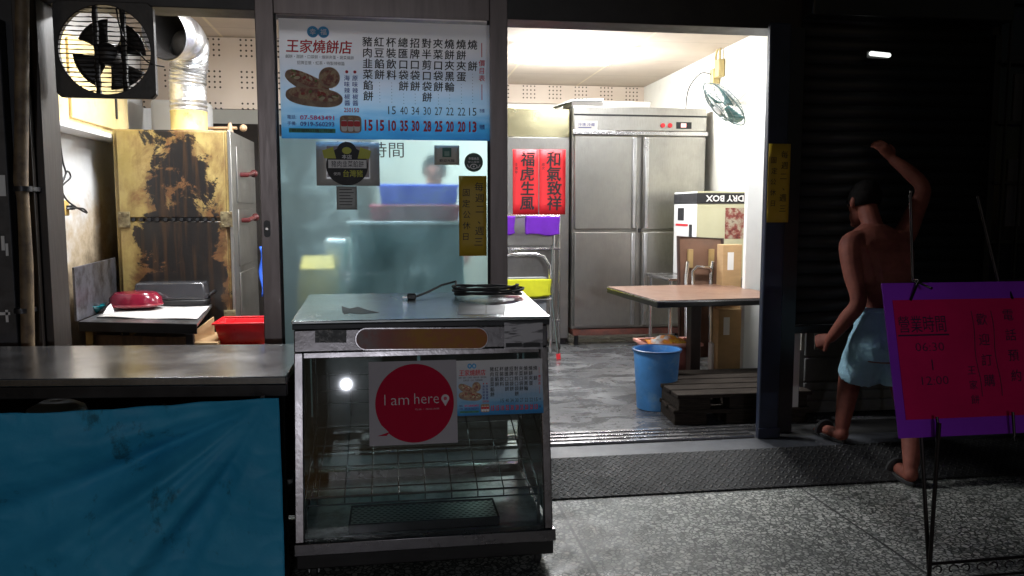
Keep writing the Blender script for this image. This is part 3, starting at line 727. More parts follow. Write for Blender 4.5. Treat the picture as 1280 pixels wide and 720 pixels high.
ot = thing('wall_socket', 'yellowed wall socket with a black plug on the left wall', 'socket', (-2.09, 5.6, 1.4))
q = P(78, 260, x=-2.09)
b = B(); b.box(-2.0995, -2.06, q.y - .035, q.y + .035, q.z - .05, q.z + .05); obj('plate', b, M('yellowed_plastic', (.6, .4, .12), .45), ot, bevel=.006)
b = B(); b.box(-2.06, -2.02, q.y - .02, q.y + .025, q.z - .012, q.z + .018); obj('plug', b, m_black, ot, bevel=.005)
b = B(); b.tube(smooth_path([P(73, 120, x=-2.04), P(74, 165, x=-2.04), P(78, 200, x=-2.03), P(82, 216, x=-2.02), P(78, 228, x=-2.02), P(84, 214, x=-2.02), P(88, 222, x=-2.02), P(77, 234, x=-2.02), P(82, 248, x=-2.02), P(92, 257, x=-2.0), P(108, 266, x=-1.98), P(104, 261, x=-1.98), P(90, 260, x=-2.0), P(83, 261, x=-2.02)]), .006, 6); obj('cable', b, m_black, ot)

# steel work table
LZ = .72
wt = thing('work_table', 'greasy steel side table in front of the oven with splash boards', 'table', (-1.6, 5.5, .1))
T0, T1, T2, T3 = P(98, 402, z=LZ), P(246, 405, z=LZ), P(266, 379, z=LZ), P(150, 381, z=LZ)
b = B(); b.prism([T0, T1, T2, T3], (0, 0, -.022)); obj('top', b, M('worn_work_steel', (.3, .3, .31), .32, .9, dirt=(.08, .05, .03)), wt, bevel=.003)
b = B(); b.prism([T0 + Vector((0, -.004, .0)), T1 + Vector((0, -.004, 0)), T1 + Vector((0, -.004, -.06)), T0 + Vector((0, -.004, -.06))], (0, .012, 0)); obj('front_lip', b, m_dkmetal, wt, bevel=.002)
b = B(); sA, sB = T0 + Vector((-.01, .01, 0)), T3 + Vector((-.01, -.01, 0))
b.prism([sA, sB, sB + Vector((0, 0, .34)), sA + Vector((0, 0, .33))], (-.015, 0, 0)); obj('side_splash', b, M('dull_splash_steel', (.2, .2, .23), .4, .8, dirt=(.04, .035, .03)), wt, bevel=.002)
b = B(); b.prism([T0 + Vector((.03, .06, -.09)), T1 + Vector((-.06, .06, -.09)), T1 + Vector((-.06, .06, -.6)), T0 + Vector((.03, .06, -.6))], (0, .015, 0)); obj('front_board', b, M('scorched_board', (.09, .045, .02), .6, var=.5, scale=5, stretch=(6, 6, 1)), wt)
for k, p in enumerate((T0, T1, T2, T3)):
    dx = .05 if k in (0, 3) else -.05; dy = .04 if k < 2 else -.05
    b = B(); b.box(p.x + dx - .02, p.x + dx + .02, p.y + dy - .02, p.y + dy + .02, .1, LZ - .03); obj('leg', b, M('yellow_leg', (.35, .22, .06), .6, dirt=(.08, .04, .02)) if k == 0 else m_dkmetal, wt)
# things on it
q = P(190, 398, z=LZ)
ml = thing('maroon_lid', 'shiny maroon round tray lid on the steel side table', 'lid', (P(165, 390, z=LZ).x, P(165, 388, z=LZ).y, LZ + .03))
L0 = Vector(ml.location)
b = B(); b.lathe([(.0005, .1), (.08, .1), (.135, .092), (.165, .06), (.172, .015), (.162, 0)], L0, 40, sx=1, sy=.8); b.lathe([(.162, 0), (.0005, .0)], L0, 40, sy=.8); obj('dome', b, M('maroon_lacquer', (.16, .008, .022), .15, var=.1), ml)
b = B(); b.lathe([(.172, .004), (.178, .012), (.172, .02), (.165, .012), (.172, .004)], L0, 40, sy=.8); obj('rim', b, M('maroon_rim', (.2, .02, .03), .2), ml)
tb = thing('teal_bowl', 'teal glossy bowl beside the maroon lid', 'bowl', P(108, 392, z=LZ) + Vector((.03, 0, .003)))
b = B(); L1 = Vector(tb.location); b.lathe([(.001, .0), (.04, .0), (.075, .03), (.09, .05), (.086, .052), (.07, .032), (.001, .008)], L1, 28); obj('bowl', b, M('teal_plastic', (.0, .16, .19), .2), tb)
b = B(); b.tube([L1 + Vector((.03 + .08 * math.cos(a), -.01 + .06 * math.sin(a), .05 + .02 * math.cos(a))) for a in [math.pi * k / 10 for k in range(11)]], .008, 8, flat=.5); obj('silver_strap', b, m_chrome, tb)
pb = thing('plastic_box', 'clear plastic tray box with black base behind the maroon lid', 'box', P(210, 385, z=LZ) + Vector((0, .18, .004)))
L2 = Vector(pb.location)
m_clear = M('smoky_clear_plastic', (.10, .10, .11), .12, var=.1); m_clear.node_tree.nodes['Principled BSDF'].inputs['Transmission Weight'].default_value = .55
def frust(b, c, w0, d0, w1, d1, h): b.rings([[(c.x + sx * w0, c.y + sy * d0, c.z) for sx, sy in ((-1, -1), (1, -1), (1, 1), (-1, 1))], [(c.x + sx * w1, c.y + sy * d1, c.z + h) for sx, sy in ((-1, -1), (1, -1), (1, 1), (-1, 1))]])
b = B(); frust(b, L2, .24, .14, .245, .145, .045); obj('base', b, m_black, pb, bevel=.01)
b = B(); frust(b, L2 + Vector((0, 0, .047)), .245, .145, .225, .125, .12); obj('cover', b, m_clear, pb, bevel=.012)
b = B(); b.tube([L2 + Vector((.25, -.05, .07)), L2 + Vector((.275, -.04, .09)), L2 + Vector((.275, .04, .09)), L2 + Vector((.25, .05, .07))], .012, 8); obj('handle', b, m_black, pb)
b = B()
pa = [P(120, 397, z=LZ + .002), P(246, 400, z=LZ + .002), P(262, 384, z=LZ + .002), P(150, 383, z=LZ + .002)]
b.sheet(lambda u, v: pa[0].lerp(pa[1], u).lerp(pa[3].lerp(pa[2], u), v) + Vector((0, 0, .004 + .004 * math.sin(u * 9 + v * 5) * math.cos(v * 7))), 14, 10)
tag(obj('newspaper', b, M('newsprint', (.5, .48, .46), .7, var=.25, scale=25), solid=.002, origin=(-1.5, 5.5, LZ)), 'white crumpled sheet of newspaper spread under the maroon lid', 'paper')
b = B(); c0, c1 = P(129, 384, z=LZ), P(147, 376, z=LZ)
b.prism([P(126, 397, y=5.45), P(160, 388, y=5.7), P(147, 370, y=5.75), P(134, 384, y=5.55)], (.003, .006, 0)); tag(obj('paper_sheet', b, m_paper, origin=(-1.8, 5.6, .75)), 'folded white paper propped against the side splash board', 'paper')
cb = thing('cardboard_box', 'open cardboard box by the red basket under the side table', 'box', (-1.2, 5.5, .1))
b = B(); b.box(P(236, 420, y=5.3).x, P(262, 420, y=5.3).x + .06, 5.25, 5.7, .1, .56); obj('carton', b, m_card, cb, bevel=.004)
b = B(); fa, fb = P(233, 421, y=5.24), P(266, 396, y=5.6); b.prism([fa, fb, Vector((fb.x, fb.y, .56)), Vector((fa.x + .01, fa.y, .56))], (.008, 0, 0)); obj('flap', b, m_card, cb)
rb = thing('red_basket', 'bright red plastic basket on a carton beside the oven', 'basket', (P(300, 420, y=5.3).x, 5.45, .55))
p0, p1 = P(267, 404, y=5.3), P(327, 404, y=5.3); cxr = (p0.x + p1.x) / 2 + .02; wr = (p1.x - p0.x) / 2 + .02
b = B(); zt = p0.z
r_ = lambda w, d, z: [(cxr + sx * w, 5.46 + sy * d, z) for sx, sy in ((-1, -1), (1, -1), (1, 1), (-1, 1))]
b.rings([r_(wr * .8, .12, zt - .15), r_(wr * .97, .155, zt - .012)], cap=False); b.rings([r_(wr * .8, .12, zt - .15), r_(wr * .1, .01, zt - .15)])
m_red = M('red_plastic', (.62, .008, .014), .3, var=.06)
obj('basin', b, m_red, rb, solid=.005, bevel=.006)
b = B(); b.rings([r_(wr * .97, .155, zt - .012), r_(wr * 1.06, .175, zt - .012), r_(wr * 1.06, .175, zt), r_(wr * .96, .152, zt), r_(wr * .97, .155, zt - .012)], cap=False); obj('rim', b, m_red, rb, bevel=.003)
b = B(); b.box(cxr - wr, cxr + wr, 5.3, 5.66, .1, zt - .153); tag(obj('carton', b, m_card, bevel=.004, origin=(cxr, 5.4, .1)), 'closed brown carton carrying the red basket', 'box')
b = B(); q0 = P(318, 235, y=6.2)
b.sheet(lambda u, v: (P(316 + 12 * u + 2 * math.sin(v * 9), 0, y=6.35).x, 6.3 + .15 * u + .015 * math.sin(u * 9 + v * 4), P(320, 308 + 62 * v, y=6.35).z), 10, 14)
tag(obj('blue_cloth', b, M('blue_cloth', (.02, .10, .55), .8), solid=.006, origin=(-1, 6.3, 1.2)), 'bright blue cloth hanging beside the oven controls', 'cloth')
b = B(); b.sheet(lambda u, v: (P(318 + 10 * u, 0, y=6.4).x, 6.42 + .1 * u, P(320, 362 + 58 * v - 2 * u, y=6.4).z), 6, 8)
tag(obj('red_cloth', b, M('dark_red_cloth', (.25, .012, .015), .8), solid=.006, origin=(-1, 6.4, .9)), 'dark red cloth hanging under the blue cloth by the oven', 'cloth')

# ================================================================== FRONT COUNTER WITH TARPAULIN
CZ = .8
A0, A1 = Vector((-2.6, 3.16, CZ)), Vector((-.385, 2.935, CZ)); BK0, BK1 = Vector((-2.6, 3.87, CZ)), Vector((-.385, 3.65, CZ))
ct = thing('counter', 'long stainless steel counter at the left with a blue tarpaulin hung on it', 'counter', (-1.4, 3.4, 0))
b = B(); b.prism([A0, A1, BK1, BK0], (0, 0, -.03)); obj('top', b, steel('counter_steel', (.58, .58, .6), .19, (1, 40, 1), bump=.04), ct, bevel=.004)
b = B(); b.prism([A0 + Vector((0, .006, -.031)), A1 + Vector((0, .006, -.031)), A1 + Vector((0, .006, -.075)), A0 + Vector((0, .006, -.075))], (0, .04, 0)); obj('apron', b, M('dark_apron', (.05, .05, .055), .3, .8), ct, bevel=.003)
for (lx, ly) in ((-.42, 2.99), (-.42, 3.58), (-2.5, 3.2), (-2.5, 3.8)):
    b = B(); b.box(lx - .018, lx + .018, ly - .0, ly + .036, 0, CZ - .032); obj('leg', b, m_dkmetal, ct)
b = B(); b.prism([A0 + Vector((.05, .08, -.5)), A1 + Vector((-.03, .08, -.5)), BK1 + Vector((-.03, -.05, -.5)), BK0 + Vector((.05, -.05, -.5))], (0, 0, -.02)); obj('lower_shelf', b, m_dkmetal, ct)
b = B(); b.prism([BK0 + Vector((0, -.03, -.08)), BK1 + Vector((0, -.03, -.08)), BK1 + Vector((0, -.03, -.78)), BK0 + Vector((0, -.03, -.78))], (0, .01, 0)); obj('back_board', b, M('dark_red_board', (.05, .018, .016), .6, var=.4), ct)
bw = thing('white_bowl', 'white bowl just showing above the edge of the blue tarpaulin', 'bowl', P(68, 530, y=3.3))
b = B(); L3 = P(70, 500, y=3.3); b.lathe([(.001, .0), (.05, -.004), (.1, -.03), (.12, -.09), (.13, -.1)], L3, 28); obj('bowl', b, m_white, bw, solid=.004)
b = B(); b.lathe([(.08, -.1), (.08, -.12), (.0005, -.12)], L3, 20); b.box(L3.x - .1, L3.x + .1, L3.y - .06, L3.y + .1, .3, L3.z - .121); obj('stand', b, m_dkmetal, bw)
# tarpaulin: held up at its right corner, sagging to the left
def tarp(u, v):
    x = -2.6 + 2.195 * u
    yb = 3.16 - .225 * (x + 2.6) / 2.215 - .025
    top = .69 + .012 * (1 - u)
    d = max(0, (x + 1.15) / .745); top += .045 * d ** 1.25
    z = top * (1 - v) + .035 * v
    # fan of folds from the pinned corner (-.41, .69) down to the left
    dx, dz = -.43 - x, .735 - z
    rr = math.hypot(dx, dz) + 1e-4; an = math.atan2(dz, dx)
    amp = .085 * min(1, rr / .5) * math.exp(-((an - .66) / .42) ** 2) * math.exp(-rr / 2.2)
    f = amp * (math.sin(an * 9.5 + .4 + .3 * math.sin(rr * 4)) + .35 * math.sin(an * 21 + 1 + rr) + .12 * math.sin(an * 47 + rr * 5)) * max(0., min(1, rr * 2.2))
    f += .012 * math.sin(x * 5 + z * 3) * (1 - v * .3) + .006 * math.sin(x * 13 - z * 9)
    f += .006 * math.sin(x * 30) * max(0, .12 - v) / .12
    f += .012 * mnoise.noise(Vector((x * 4 + z * 2, z * 5, 1.3))) + .005 * mnoise.noise(Vector((x * 11, z * 14 + x * 6, 4.1))) + .004 * (1 - abs(mnoise.noise(Vector((x * 6 - z * 5, z * 9 + x * 4, 7.7))))) ** 6
    return (x, yb - .02 - f, z)
b = B(); b.sheet(tarp, 220, 90)
tp = tag(obj('tarpaulin', b, make_tarp(), smooth=180, solid=.002, origin=(-1.4, 3.05, 0)), 'faded blue tarpaulin hanging across the front of the counter', 'tarpaulin')
b = B()
for (px, py) in ((329, 496), (206, 507), (0, 524)):
    q = P(px, py, y=2.93 + .1 * (360 - px) / 360); b.disc(q.x, q.z, .008, q.y - .02, q.y + .0, 14)
obj('eyelet', b, m_black, tp)

# ================================================================== DISPLAY CASE
KX0, KX1 = -.372, .604
dcs = thing('display_case', 'worn stainless display case on castors with a sloping glass front', 'display case', (.12, 3.3, 0))
ZT, ZTB, YB = .98, 1.012, 3.76
zf0, zf1 = .165, .862          # glass from sill to header
yf = lambda z: 2.955 + .12 * (z - .165) / .7
m_ctop = steel('case_top_steel', (.72, .76, .77), .20, (1, 40, 1), bump=.12)
m_case = steel('case_steel', (.20, .185, .19), .24, (2, 2, 2), bump=.12)
b = B(); b.prism([(KX0 - .008, yf(ZT) - .012, ZT), (KX1 + .012, yf(ZT) - .012, ZT), (KX1 + .012, YB, ZTB), (KX0 - .008, YB, ZTB)], (0, 0, -.012)); tp_ = obj('top', b, m_ctop, dcs, bevel=.003)
b = B(); b.box(KX0 - .006, KX1 + .01, yf(ZT) - .01, yf(ZT) + .01, ZT - .034, ZT - .0125); obj('top_edge', b, m_dkmetal, dcs, bevel=.003)
b = B(); b.prism([(KX0, yf(.948), .945), (KX1, yf(.948), .945), (KX1, yf(zf1) - .004, zf1), (KX0, yf(zf1) - .004, zf1)], (0, .02, 0)); hd = obj('header', b, m_case, dcs, bevel=.004)
def onfront(px, py, lift=.0):     # a spot on the sloping front
    d = P(px, py, y=1.0) - Vector((0, 0, CAM_H)); t_ = 3.0
    for _ in range(20):
        q = Vector((0, 0, CAM_H)) + d * t_; t_ = yf(q.z)
    q = Vector((0, 0, CAM_H)) + d * t_; return q
# oblong amber window in the header
a0, a1 = onfront(458, 423.5), onfront(597, 422.5); rr = .038
def oblong(r, y_off, b, mi=0, depth=.006):
    pts = []
    for k in range(24):
        a = math.pi / 2 + math.pi * k / 23; pts.append((a0.x + r * math.cos(a), a0.z + r * math.sin(a)))
    for k in range(24):
        a = -math.pi / 2 + math.pi * k / 23; pts.append((a1.x + r * math.cos(a), a1.z + r * math.sin(a)))
    b.prism([(x, yf(z) - y_off, z) for x, z in pts], (0, depth, 0), mi)
b = B(); oblong(rr + .006, .008, b); obj('window_bezel', b, m_case, dcs, bevel=.002)
b = B(); oblong(rr, .0095, b)
nmat = NT('amber_label'); s_ = nmat.sep(nmat.coord())
cc = nmat.ramp(nmat.math('MULTIPLY_ADD', s_[0], 1.25, .62), [(.35, (.26, .2, .2)), (.45, (.26, .1, .08)), (.58, (.34, .15, .02)), (.95, (.30, .11, .015))])
cc = nmat.mix(nmat.math('MULTIPLY', nmat.ramp(nmat.noise(22, 5, .6), [(.45, 0.), (.6, .5)]), 1.), cc, (.32, .08, .06)); nmat.base(cc, .55, 0, .25)
obj('amber_window', b, nmat.m, dcs)
def sticker(px0, px1, py0, py1, mat, nm, lab=None):
    c = [onfront(px0, py1), onfront(px1, py1), onfront(px1, py0), onfront(px0, py0)]
    b = B(); b.prism([(q.x, yf(q.z) - .0062, q.z) for q in c], (0, .002, 0)); o = obj(nm, b, mat, dcs)
    if lab: o['label'] = lab
m_peel = M('peeled_black_label', (.02, .02, .02), .5, var=.6, scale=30, dirt=(.35, .33, .32), dirt_amt=.4)
sticker(394, 433, 412, 428, m_peel, 'peeled_label', 'torn black label on the header')
n_ = NT('silver_label'); g_ = n_.ramp(n_.noise(40, 4, .5, n_.coord((.2, 1, 1))), [(.52, 0.), (.6, 1.)]); n_.base(n_.mix(g_, (.42, .4, .42), (.05, .045, .05)), .35)
sticker(630, 678, 403, 436, n_.m, 'silver_label', 'scratched silver label on the header')
for a_, b_ in ((632, 652), (654, 675)):
    c = [onfront(a_, 434), onfront(b_, 433), onfront(b_, 428), onfront(a_, 428.5)]
    b = B(); b.prism([(q.x, yf(q.z) - .0075, q.z) for q in c], (0, .001, 0)); obj('black_strip', b, m_ink, dcs)
# uprights, side panes, glass front, sill, base
def post(x0, x1, nm, mat=m_case, sgn=1):
    b = B(); b.prism([(x0, yf(zf0) - .006, zf0), (x1, yf(zf0) - .006, zf0), (x1, yf(zf1) - .006, zf1), (x0, yf(zf1) - .006, zf1)], (0, .035, 0)); obj(nm, b, mat, dcs, bevel=.004)
post(KX0, KX0 + .034, 'front_post'); post(KX1 - .034, KX1, 'front_post')
b = B(); b.prism([(KX0 + .034, yf(zf1 - .024) - .003, zf1 - .024), (KX1 - .034, yf(zf1 - .024) - .003, zf1 - .024), (KX1 - .034, yf(zf1) - .003, zf1 - .001), (KX0 + .034, yf(zf1) - .003, zf1 - .001)], (0, .02, 0)); obj('glass_rail', b, m_case, dcs, bevel=.003)
b = B(); b.sheet(lambda u, v: (KX0 + .03 + u * (KX1 - KX0 - .06), yf(zf0 + v * (zf1 - zf0 - .02)) + .008, zf0 + v * (zf1 - zf0 - .02)), 1, 1); obj('front_glass', b, m_caseglass, dcs)
for x in (KX0 + .004, KX1 - .004):
    b = B(); b.prism([(x, yf(zf0) + .03, zf0), (x, YB - .03, zf0), (x, YB - .03, .95), (x, yf(.94) + .03, .94)], (.003, 0, 0)); obj('side_glass', b, m_caseglass, dcs)
    b = B(); b.box(x - .01, x + .012, YB - .03, YB - .002, .1, ZTB - .02); obj('rear_post', b, m_case, dcs, bevel=.003)
b = B(); b.prism([(KX0 - .004, 2.94, .118), (KX1 + .01, 2.94, .118), (KX1 + .01, yf(zf0) - .012, zf0), (KX0 - .004, yf(zf0) - .012, zf0)], (0, .05, 0)); obj('sill', b, m_case, dcs, bevel=.004)
b = B(); b.box(KX0 + .0, KX1 + .006, 2.965, YB - .01, .055, .116); obj('base', b, M('dark_base', (.03, .028, .028), .4, .6), dcs, bevel=.006)
b = B(); b.box(KX0 + .01, KX1 - .01, 3.01, YB - .04, .1165, .15); obj('case_floor', b, M('case_floor_enamel', (.72, .78, .76), .28, var=.2, scale=7, dirt=(.2, .19, .16), dirt_amt=.36), dcs)
for k in range(2):
    xa = KX0 + .02 + k * .475
    b = B(); b.box(xa, xa + .46, YB - .06 + k * .012, YB - .054 + k * .012, .40, .93); o = obj('rear_door', b, M('dull_rear_glass', (.17, .18, .18), .15, .3, var=.3, scale=4, dirt=(.2, .2, .19), dirt_amt=.35), dcs)
b = B(); b.box(KX0 + .012, KX1 - .012, YB - .07, YB - .03, .15, .188); obj('rear_track', b, m_case, dcs)
b = B(); b.box(KX0 + .015, KX1 - .015, YB - .05, YB - .046, .19, .398); obj('rear_pane', b, m_caseglass, dcs)
for (x, y) in ((KX0 + .06, 3.03), (KX1 - .05, 3.03), (KX0 + .06, 3.68), (KX1 - .05, 3.68)):
    b = B(); b.lathe([(.001, -.014), (.022, -.014), (.027, -.008), (.027, .008), (.022, .014), (.001, .014)], (x, y, .027), 20, axis='x'); w_ = obj('castor', b, m_rubber, dcs)
    b = B(); b.box(x - .02, x - .015, y - .014, y + .014, .02, .056); b.box(x + .015, x + .02, y - .014, y + .014, .02, .056); b.box(x - .025, x + .025, y - .022, y + .022, .05, .0548); obj('castor_fork', b, m_chrome, w_)
# duct tape on the top
m_tape = M('duct_tape', (.10, .105, .11), .5, .3, var=.3)
def ontop(px, py):
    d = P(px, py, y=1.0) - Vector((0, 0, CAM_H)); t_ = 3.2
    for _ in range(20):
        z = ZT + (ZTB - ZT) * (t_ - yf(ZT)) / (YB - yf(ZT)); t_ = (z - CAM_H) / d.z
    return Vector((0, 0, CAM_H)) + d * t_
for pts in ([(427, 383), (437, 386), (448, 384), (460, 388), (474, 391), (452, 392.5), (436, 391.5), (430, 393), (428, 390)], [(575, 378), (607, 381.5), (607, 393), (572, 393.5)], [(608, 382), (632, 382), (630, 392.8), (608, 393)]):
    b = B(); b.prism([ontop(*p) + Vector((0, 0, .0008)) for p in pts], (0, 0, .0008)); obj('tape_patch', b, m_tape, dcs)

# wire rack and drain tray inside the case
wr_ = thing('wire_rack', 'sloping wire rack inside the display case', 'rack', (.1, 3.3, .4))
RZ0, RZ1, RY0, RY1 = .30, .47, 3.05, 3.62
rk = lambda x, t_: (x, RY0 + (RY1 - RY0) * t_, RZ0 + (RZ1 - RZ0) * t_)
b = B()
for k in range(9):
    x = KX0 + .075 + k * .103; b.tube([(x, RY0, RZ0 - .03), (x, RY0 - .002, RZ0), rk(x, 1), (x, RY1 + .0, RZ1 + .2)], .003, 6)
obj('lengthwise_wire', b, m_chrome, wr_)
b = B()
for t_ in (0, .09, .34, .6, .85): b.tube([rk(KX0 + .03, t_), rk(KX1 - .04, t_)], .003 if t_ else .0045, 6)
b.tube([(KX0 + .03, RY0, RZ0 - .03), (KX1 - .04, RY0, RZ0 - .03)], .0035, 6)
for zz in (.53, .59, .66): b.tube([(KX0 + .03, RY1, zz), (KX1 - .04, RY1, zz)], .003, 6)
obj('crosswise_wire', b, m_chrome, wr_)
for x in (KX0 + .03, KX1 - .04):
    b = B(); b.tube([(x, RY0, RZ0 - .03), (x, RY0, RZ0), rk(x, 1), (x, RY1, RZ1 + .2)], .004, 6); b.box(x - .006, x + .006, RY0 - .004, RY0 + .006, .15, RZ0 - .03); obj('side_frame', b, m_chrome, wr_)
dt = thing('drain_tray', 'perforated metal tray on the floor of the display case', 'tray', (.1, 3.2, .15))
TX0, TX1, TY0, TY1 = P(441, 640, z=.17).x, P(612, 640, z=.17).x + .02, 3.05, 3.24
nt = NT('perforated_tray'); v_ = nt.coord(); s_ = nt.sep(v_)
row = nt.math('FLOOR', nt.math('DIVIDE', s_[1], .02))
fx = nt.math('SUBTRACT', nt.math('FRACT', nt.math('ADD', nt.math('DIVIDE', s_[0], .026), nt.math('MULTIPLY', row, .5))), .5); fy = nt.math('SUBTRACT', nt.math('FRACT', nt.math('DIVIDE', s_[1], .02)), .5)
hole = nt.math('LESS_THAN', nt.math('ADD', nt.math('POWER', nt.math('DIVIDE', fx, .34), 2), nt.math('POWER', nt.math('DIVIDE', fy, .26), 2)), 1)
nt.base(nt.mix(hole, (.5, .5, .48), (.01, .01, .01)), .35, nt.math('SUBTRACT', 1, hole))
b = B(); b.box(TX0, TX1, TY0, TY1, .183, .186); obj('perforated_plate', b, nt.m, dt)
b = B()
for a in ((TX0 - .008, TX1 + .008, TY0 - .008, TY0 - .001), (TX0 - .008, TX1 + .008, TY1 + .001, TY1 + .008), (TX0 - .008, TX0 - .001, TY0, TY1), (TX1 + .001, TX1 + .008, TY0, TY1)): b.box(*a, .151, .19)
obj('tray_rim', b, m_dkmetal, dt, bevel=.002)

# posters on the sloping front
tilt = math.atan(.12 / .7)
pc = [onfront(462, 557), onfront(570, 449)]
pcen = (pc[0] + pc[1]) / 2; pw = pc[1].x - pc[0].x; ph = (pc[1].z - pc[0].z) / math.cos(tilt)
po = thing('poster', 'white poster with a pink round speech bubble reading I am here', 'poster', (pcen.x, yf(pcen.z) - .0095, pcen.z), (-tilt, 0, 0))
b = B(); b.box(-pw / 2, pw / 2, 0, .003, -ph / 2, ph / 2); obj('sheet', b, M('poster_white', (.40, .37, .40), .6, var=.04, spec=.1), po, local=True)
k_ = pw / 593; PX = lambda x: -pw / 2 + (x - 36) * k_; PZ = lambda z: ph / 2 - (z - 55) * k_   # crop pixels
b = B(); n = 64; cxp, czp, rp = 342, 341, 265
pts = []
for i in range(n + 1):
    a = R(212) - R(344) * i / n; pts.append((PX(cxp + rp * math.cos(a)), 0, PZ(czp - rp * math.sin(a))))
pts.append((PX(150), 0, PZ(553))); pts.append((PX(88), 0, PZ(553))); pts.append((PX(165), 0, PZ(530)))
b.prism([(x, -.0012, z) for x, _, z in pts], (0, .001, 0)); obj('speech_bubble', b, M('pink_print', (.40, .006, .035), .6, var=.05, spec=.05), po, local=True, smooth=None)
b = B()
put(b, 'I', PX(142), PZ(313), 6 * k_, 70 * k_, 0, -.002, .0); put(b, 'am', PX(243), PZ(326), 120 * k_, 48 * k_, 0, -.002, -.012); put(b, 'here', PX(422), PZ(311), 166 * k_, 72 * k_, 0, -.002, -.012)
put(b, '在此・來店消費', PX(425), PZ(383), 165 * k_, 12 * k_, 1, -.002, 0)
pin = []
for i in range(33):
    a = R(-20) + R(220) * i / 32; pin.append((PX(549 + 27 * math.cos(a)), -.002, PZ(316 - 27 * math.sin(a))))
pin.append((PX(549), -.002, PZ(368)))
b.prism(pin, (0, .0008, 0), 0)
b.disc(PX(549), PZ(316), 12 * k_, -.0032, -.0022, 20, 2)
obj('lettering', b, [M('poster_ink', (.5, .42, .45), .5), M('pale_pink', (.5, .2, .25), .5), M('pin_hole_pink', (.42, .008, .045), .5)], po, local=True, smooth=None)
mc = [onfront(571, 520), onfront(677, 447)]
mcen = (mc[0] + mc[1]) / 2; kk = (mc[1].x - mc[0].x) / MW
menu('small copy of the price menu stuck on the display case glass', (mcen.x, yf(mcen.z) - .009, mcen.z), kk, (-tilt, 0, 0), 'price menus').scale.z = kk * ((mc[1].z - mc[0].z) / (MH * kk))

# cable coil on the top
cc_ = thing('power_cable', 'coiled black power cable with its plug lying on the display case', 'cable', ontop(610, 374))
b = B(); cen = ontop(607, 371) + Vector((0, 0, .012)); pts = []
for i in range(150):
    a = i / 150 * 2 * math.pi * 5.6 + math.pi; ru = .148 + .02 * math.sin(i * .21) ; pts.append(cen + Vector((ru * math.cos(a) + .012 * math.sin(a * .37), .085 * math.sin(a) * (1 + .15 * math.sin(i * .13)), .006 + .028 * (i / 150) + .008 * math.sin(a * 1.7 + .5))))
tail = [ontop(519, 374.5) + Vector((0, 0, .012)), ontop(535, 371) + Vector((0, 0, .022)), ontop(552, 366) + Vector((0, 0, .036)), ontop(570, 362) + Vector((.0, 0, .04))]
b.tube(tail + pts, .0052, 7); obj('cord', b, m_rubber, cc_)
b = B(); q = tail[0]; b.box(q.x - .035, q.x + .004, q.y - .014, q.y + .014, q.z - .012, q.z + .016); pg = obj('plug', b, m_black, cc_, bevel=.006)
b = B(); b.box(q.x - .055, q.x - .0352, q.y - .008, q.y - .005, q.z - .004, q.z + .004); b.box(q.x - .055, q.x - .0352, q.y + .005, q.y + .008, q.z - .004, q.z + .004); obj('prong', b, m_chrome, pg)

# ================================================================== BEHIND THE DOOR GLASS
def see_through_plastic(name, col, k=.55):
    n = NT(name); n.base(col, .35)
    t = n.new('BsdfTranslucent'); t.inputs[0].default_value = (*col, 1)
    m = n.new('MixShader'); m.inputs[0].default_value = k
    n.l.new(n.b.outputs[0], m.inputs[1]); n.l.new(t.outputs[0], m.inputs[2]); n.l.new(m.outputs[0], n.out.inputs[0]); return n.m
m_tank = M('green_tank', (.07, .20, .19), .4, var=.4, scale=3)
b = B(); tk = thing('prep_cabinet', 'green grey prep cabinet behind the frosty glass door', 'cabinet', (.1, 5.0, .1))
b.box(-.24, .43, 4.86, 5.4, .2, 1.31); obj('body', b, m_tank, tk, bevel=.01)
b = B(); b.box(-.26, .44, 4.84, 5.42, 1.311, 1.33); obj('top', b, m_steel, tk, bevel=.003)
for x in (-.2, .39):
    for y in (4.92, 5.34):
        b = B(); b.box(x - .02, x + .02, y - .02, y + .02, .1, .2); obj('leg', b, m_dkmetal, tk)
def tray(label, x0, x1, z0, z1, mat):
    t = thing('dough_tray', label, 'tray', ((x0 + x1) / 2, 5.08, z0), group='stacked dough trays')
    b = B(); b.rings([[(x, y, z0) for x, y in ((x0 + .01, 4.89), (x1 - .01, 4.89), (x1 - .01, 5.3), (x0 + .01, 5.3))], [(x, y, z1) for x, y in ((x0, 4.88), (x1, 4.88), (x1, 5.31), (x0, 5.31))]]); obj('tub', b, mat, t, bevel=.012)
    b = B(); b.box(x0 - .006, x1 + .006, 4.874, 5.316, z1 - .014, z1 - .002); obj('rim', b, mat, t, bevel=.004)
tray('pink plastic tray under the blue one behind the glass', -.125, .41, 1.332, 1.43, see_through_plastic('pink_plastic', (.7, .16, .26)))
tray('blue plastic tray topmost behind the frosty glass', -.07, .4, 1.431, 1.55, see_through_plastic('blue_plastic', (.03, .17, .75)))
t = thing('yellow_sack', 'yellow flour sack standing behind the glass at the lower left', 'sack', (-.45, 5.0, .1))
b = B(); b.rings([[(-.44 + sx * w, 5.02 + sy * d, z) for sx, sy in ((-1, -1), (-.3, -1.1), (.4, -1.1), (1, -1), (1.1, 0), (1, 1), (0, 1.1), (-1, 1), (-1.1, 0))] for w, d, z in ((.1, .1, .1), (.12, .12, .4), (.115, .11, .8), (.1, .09, 1.05), (.085, .03, 1.12))]); obj('bag', b, M('yellow_sack', (.46, .30, .04), .7, var=.35), t)
t = thing('steel_mixer', 'grey steel mixer left of the prep cabinet behind the glass', 'mixer', (-.36, 5.25, .1))
b = B(); b.box(-.42, -.27, 5.2, 5.5, 1.0, 1.22); obj('head', b, m_steel, t, bevel=.03, seg=4)
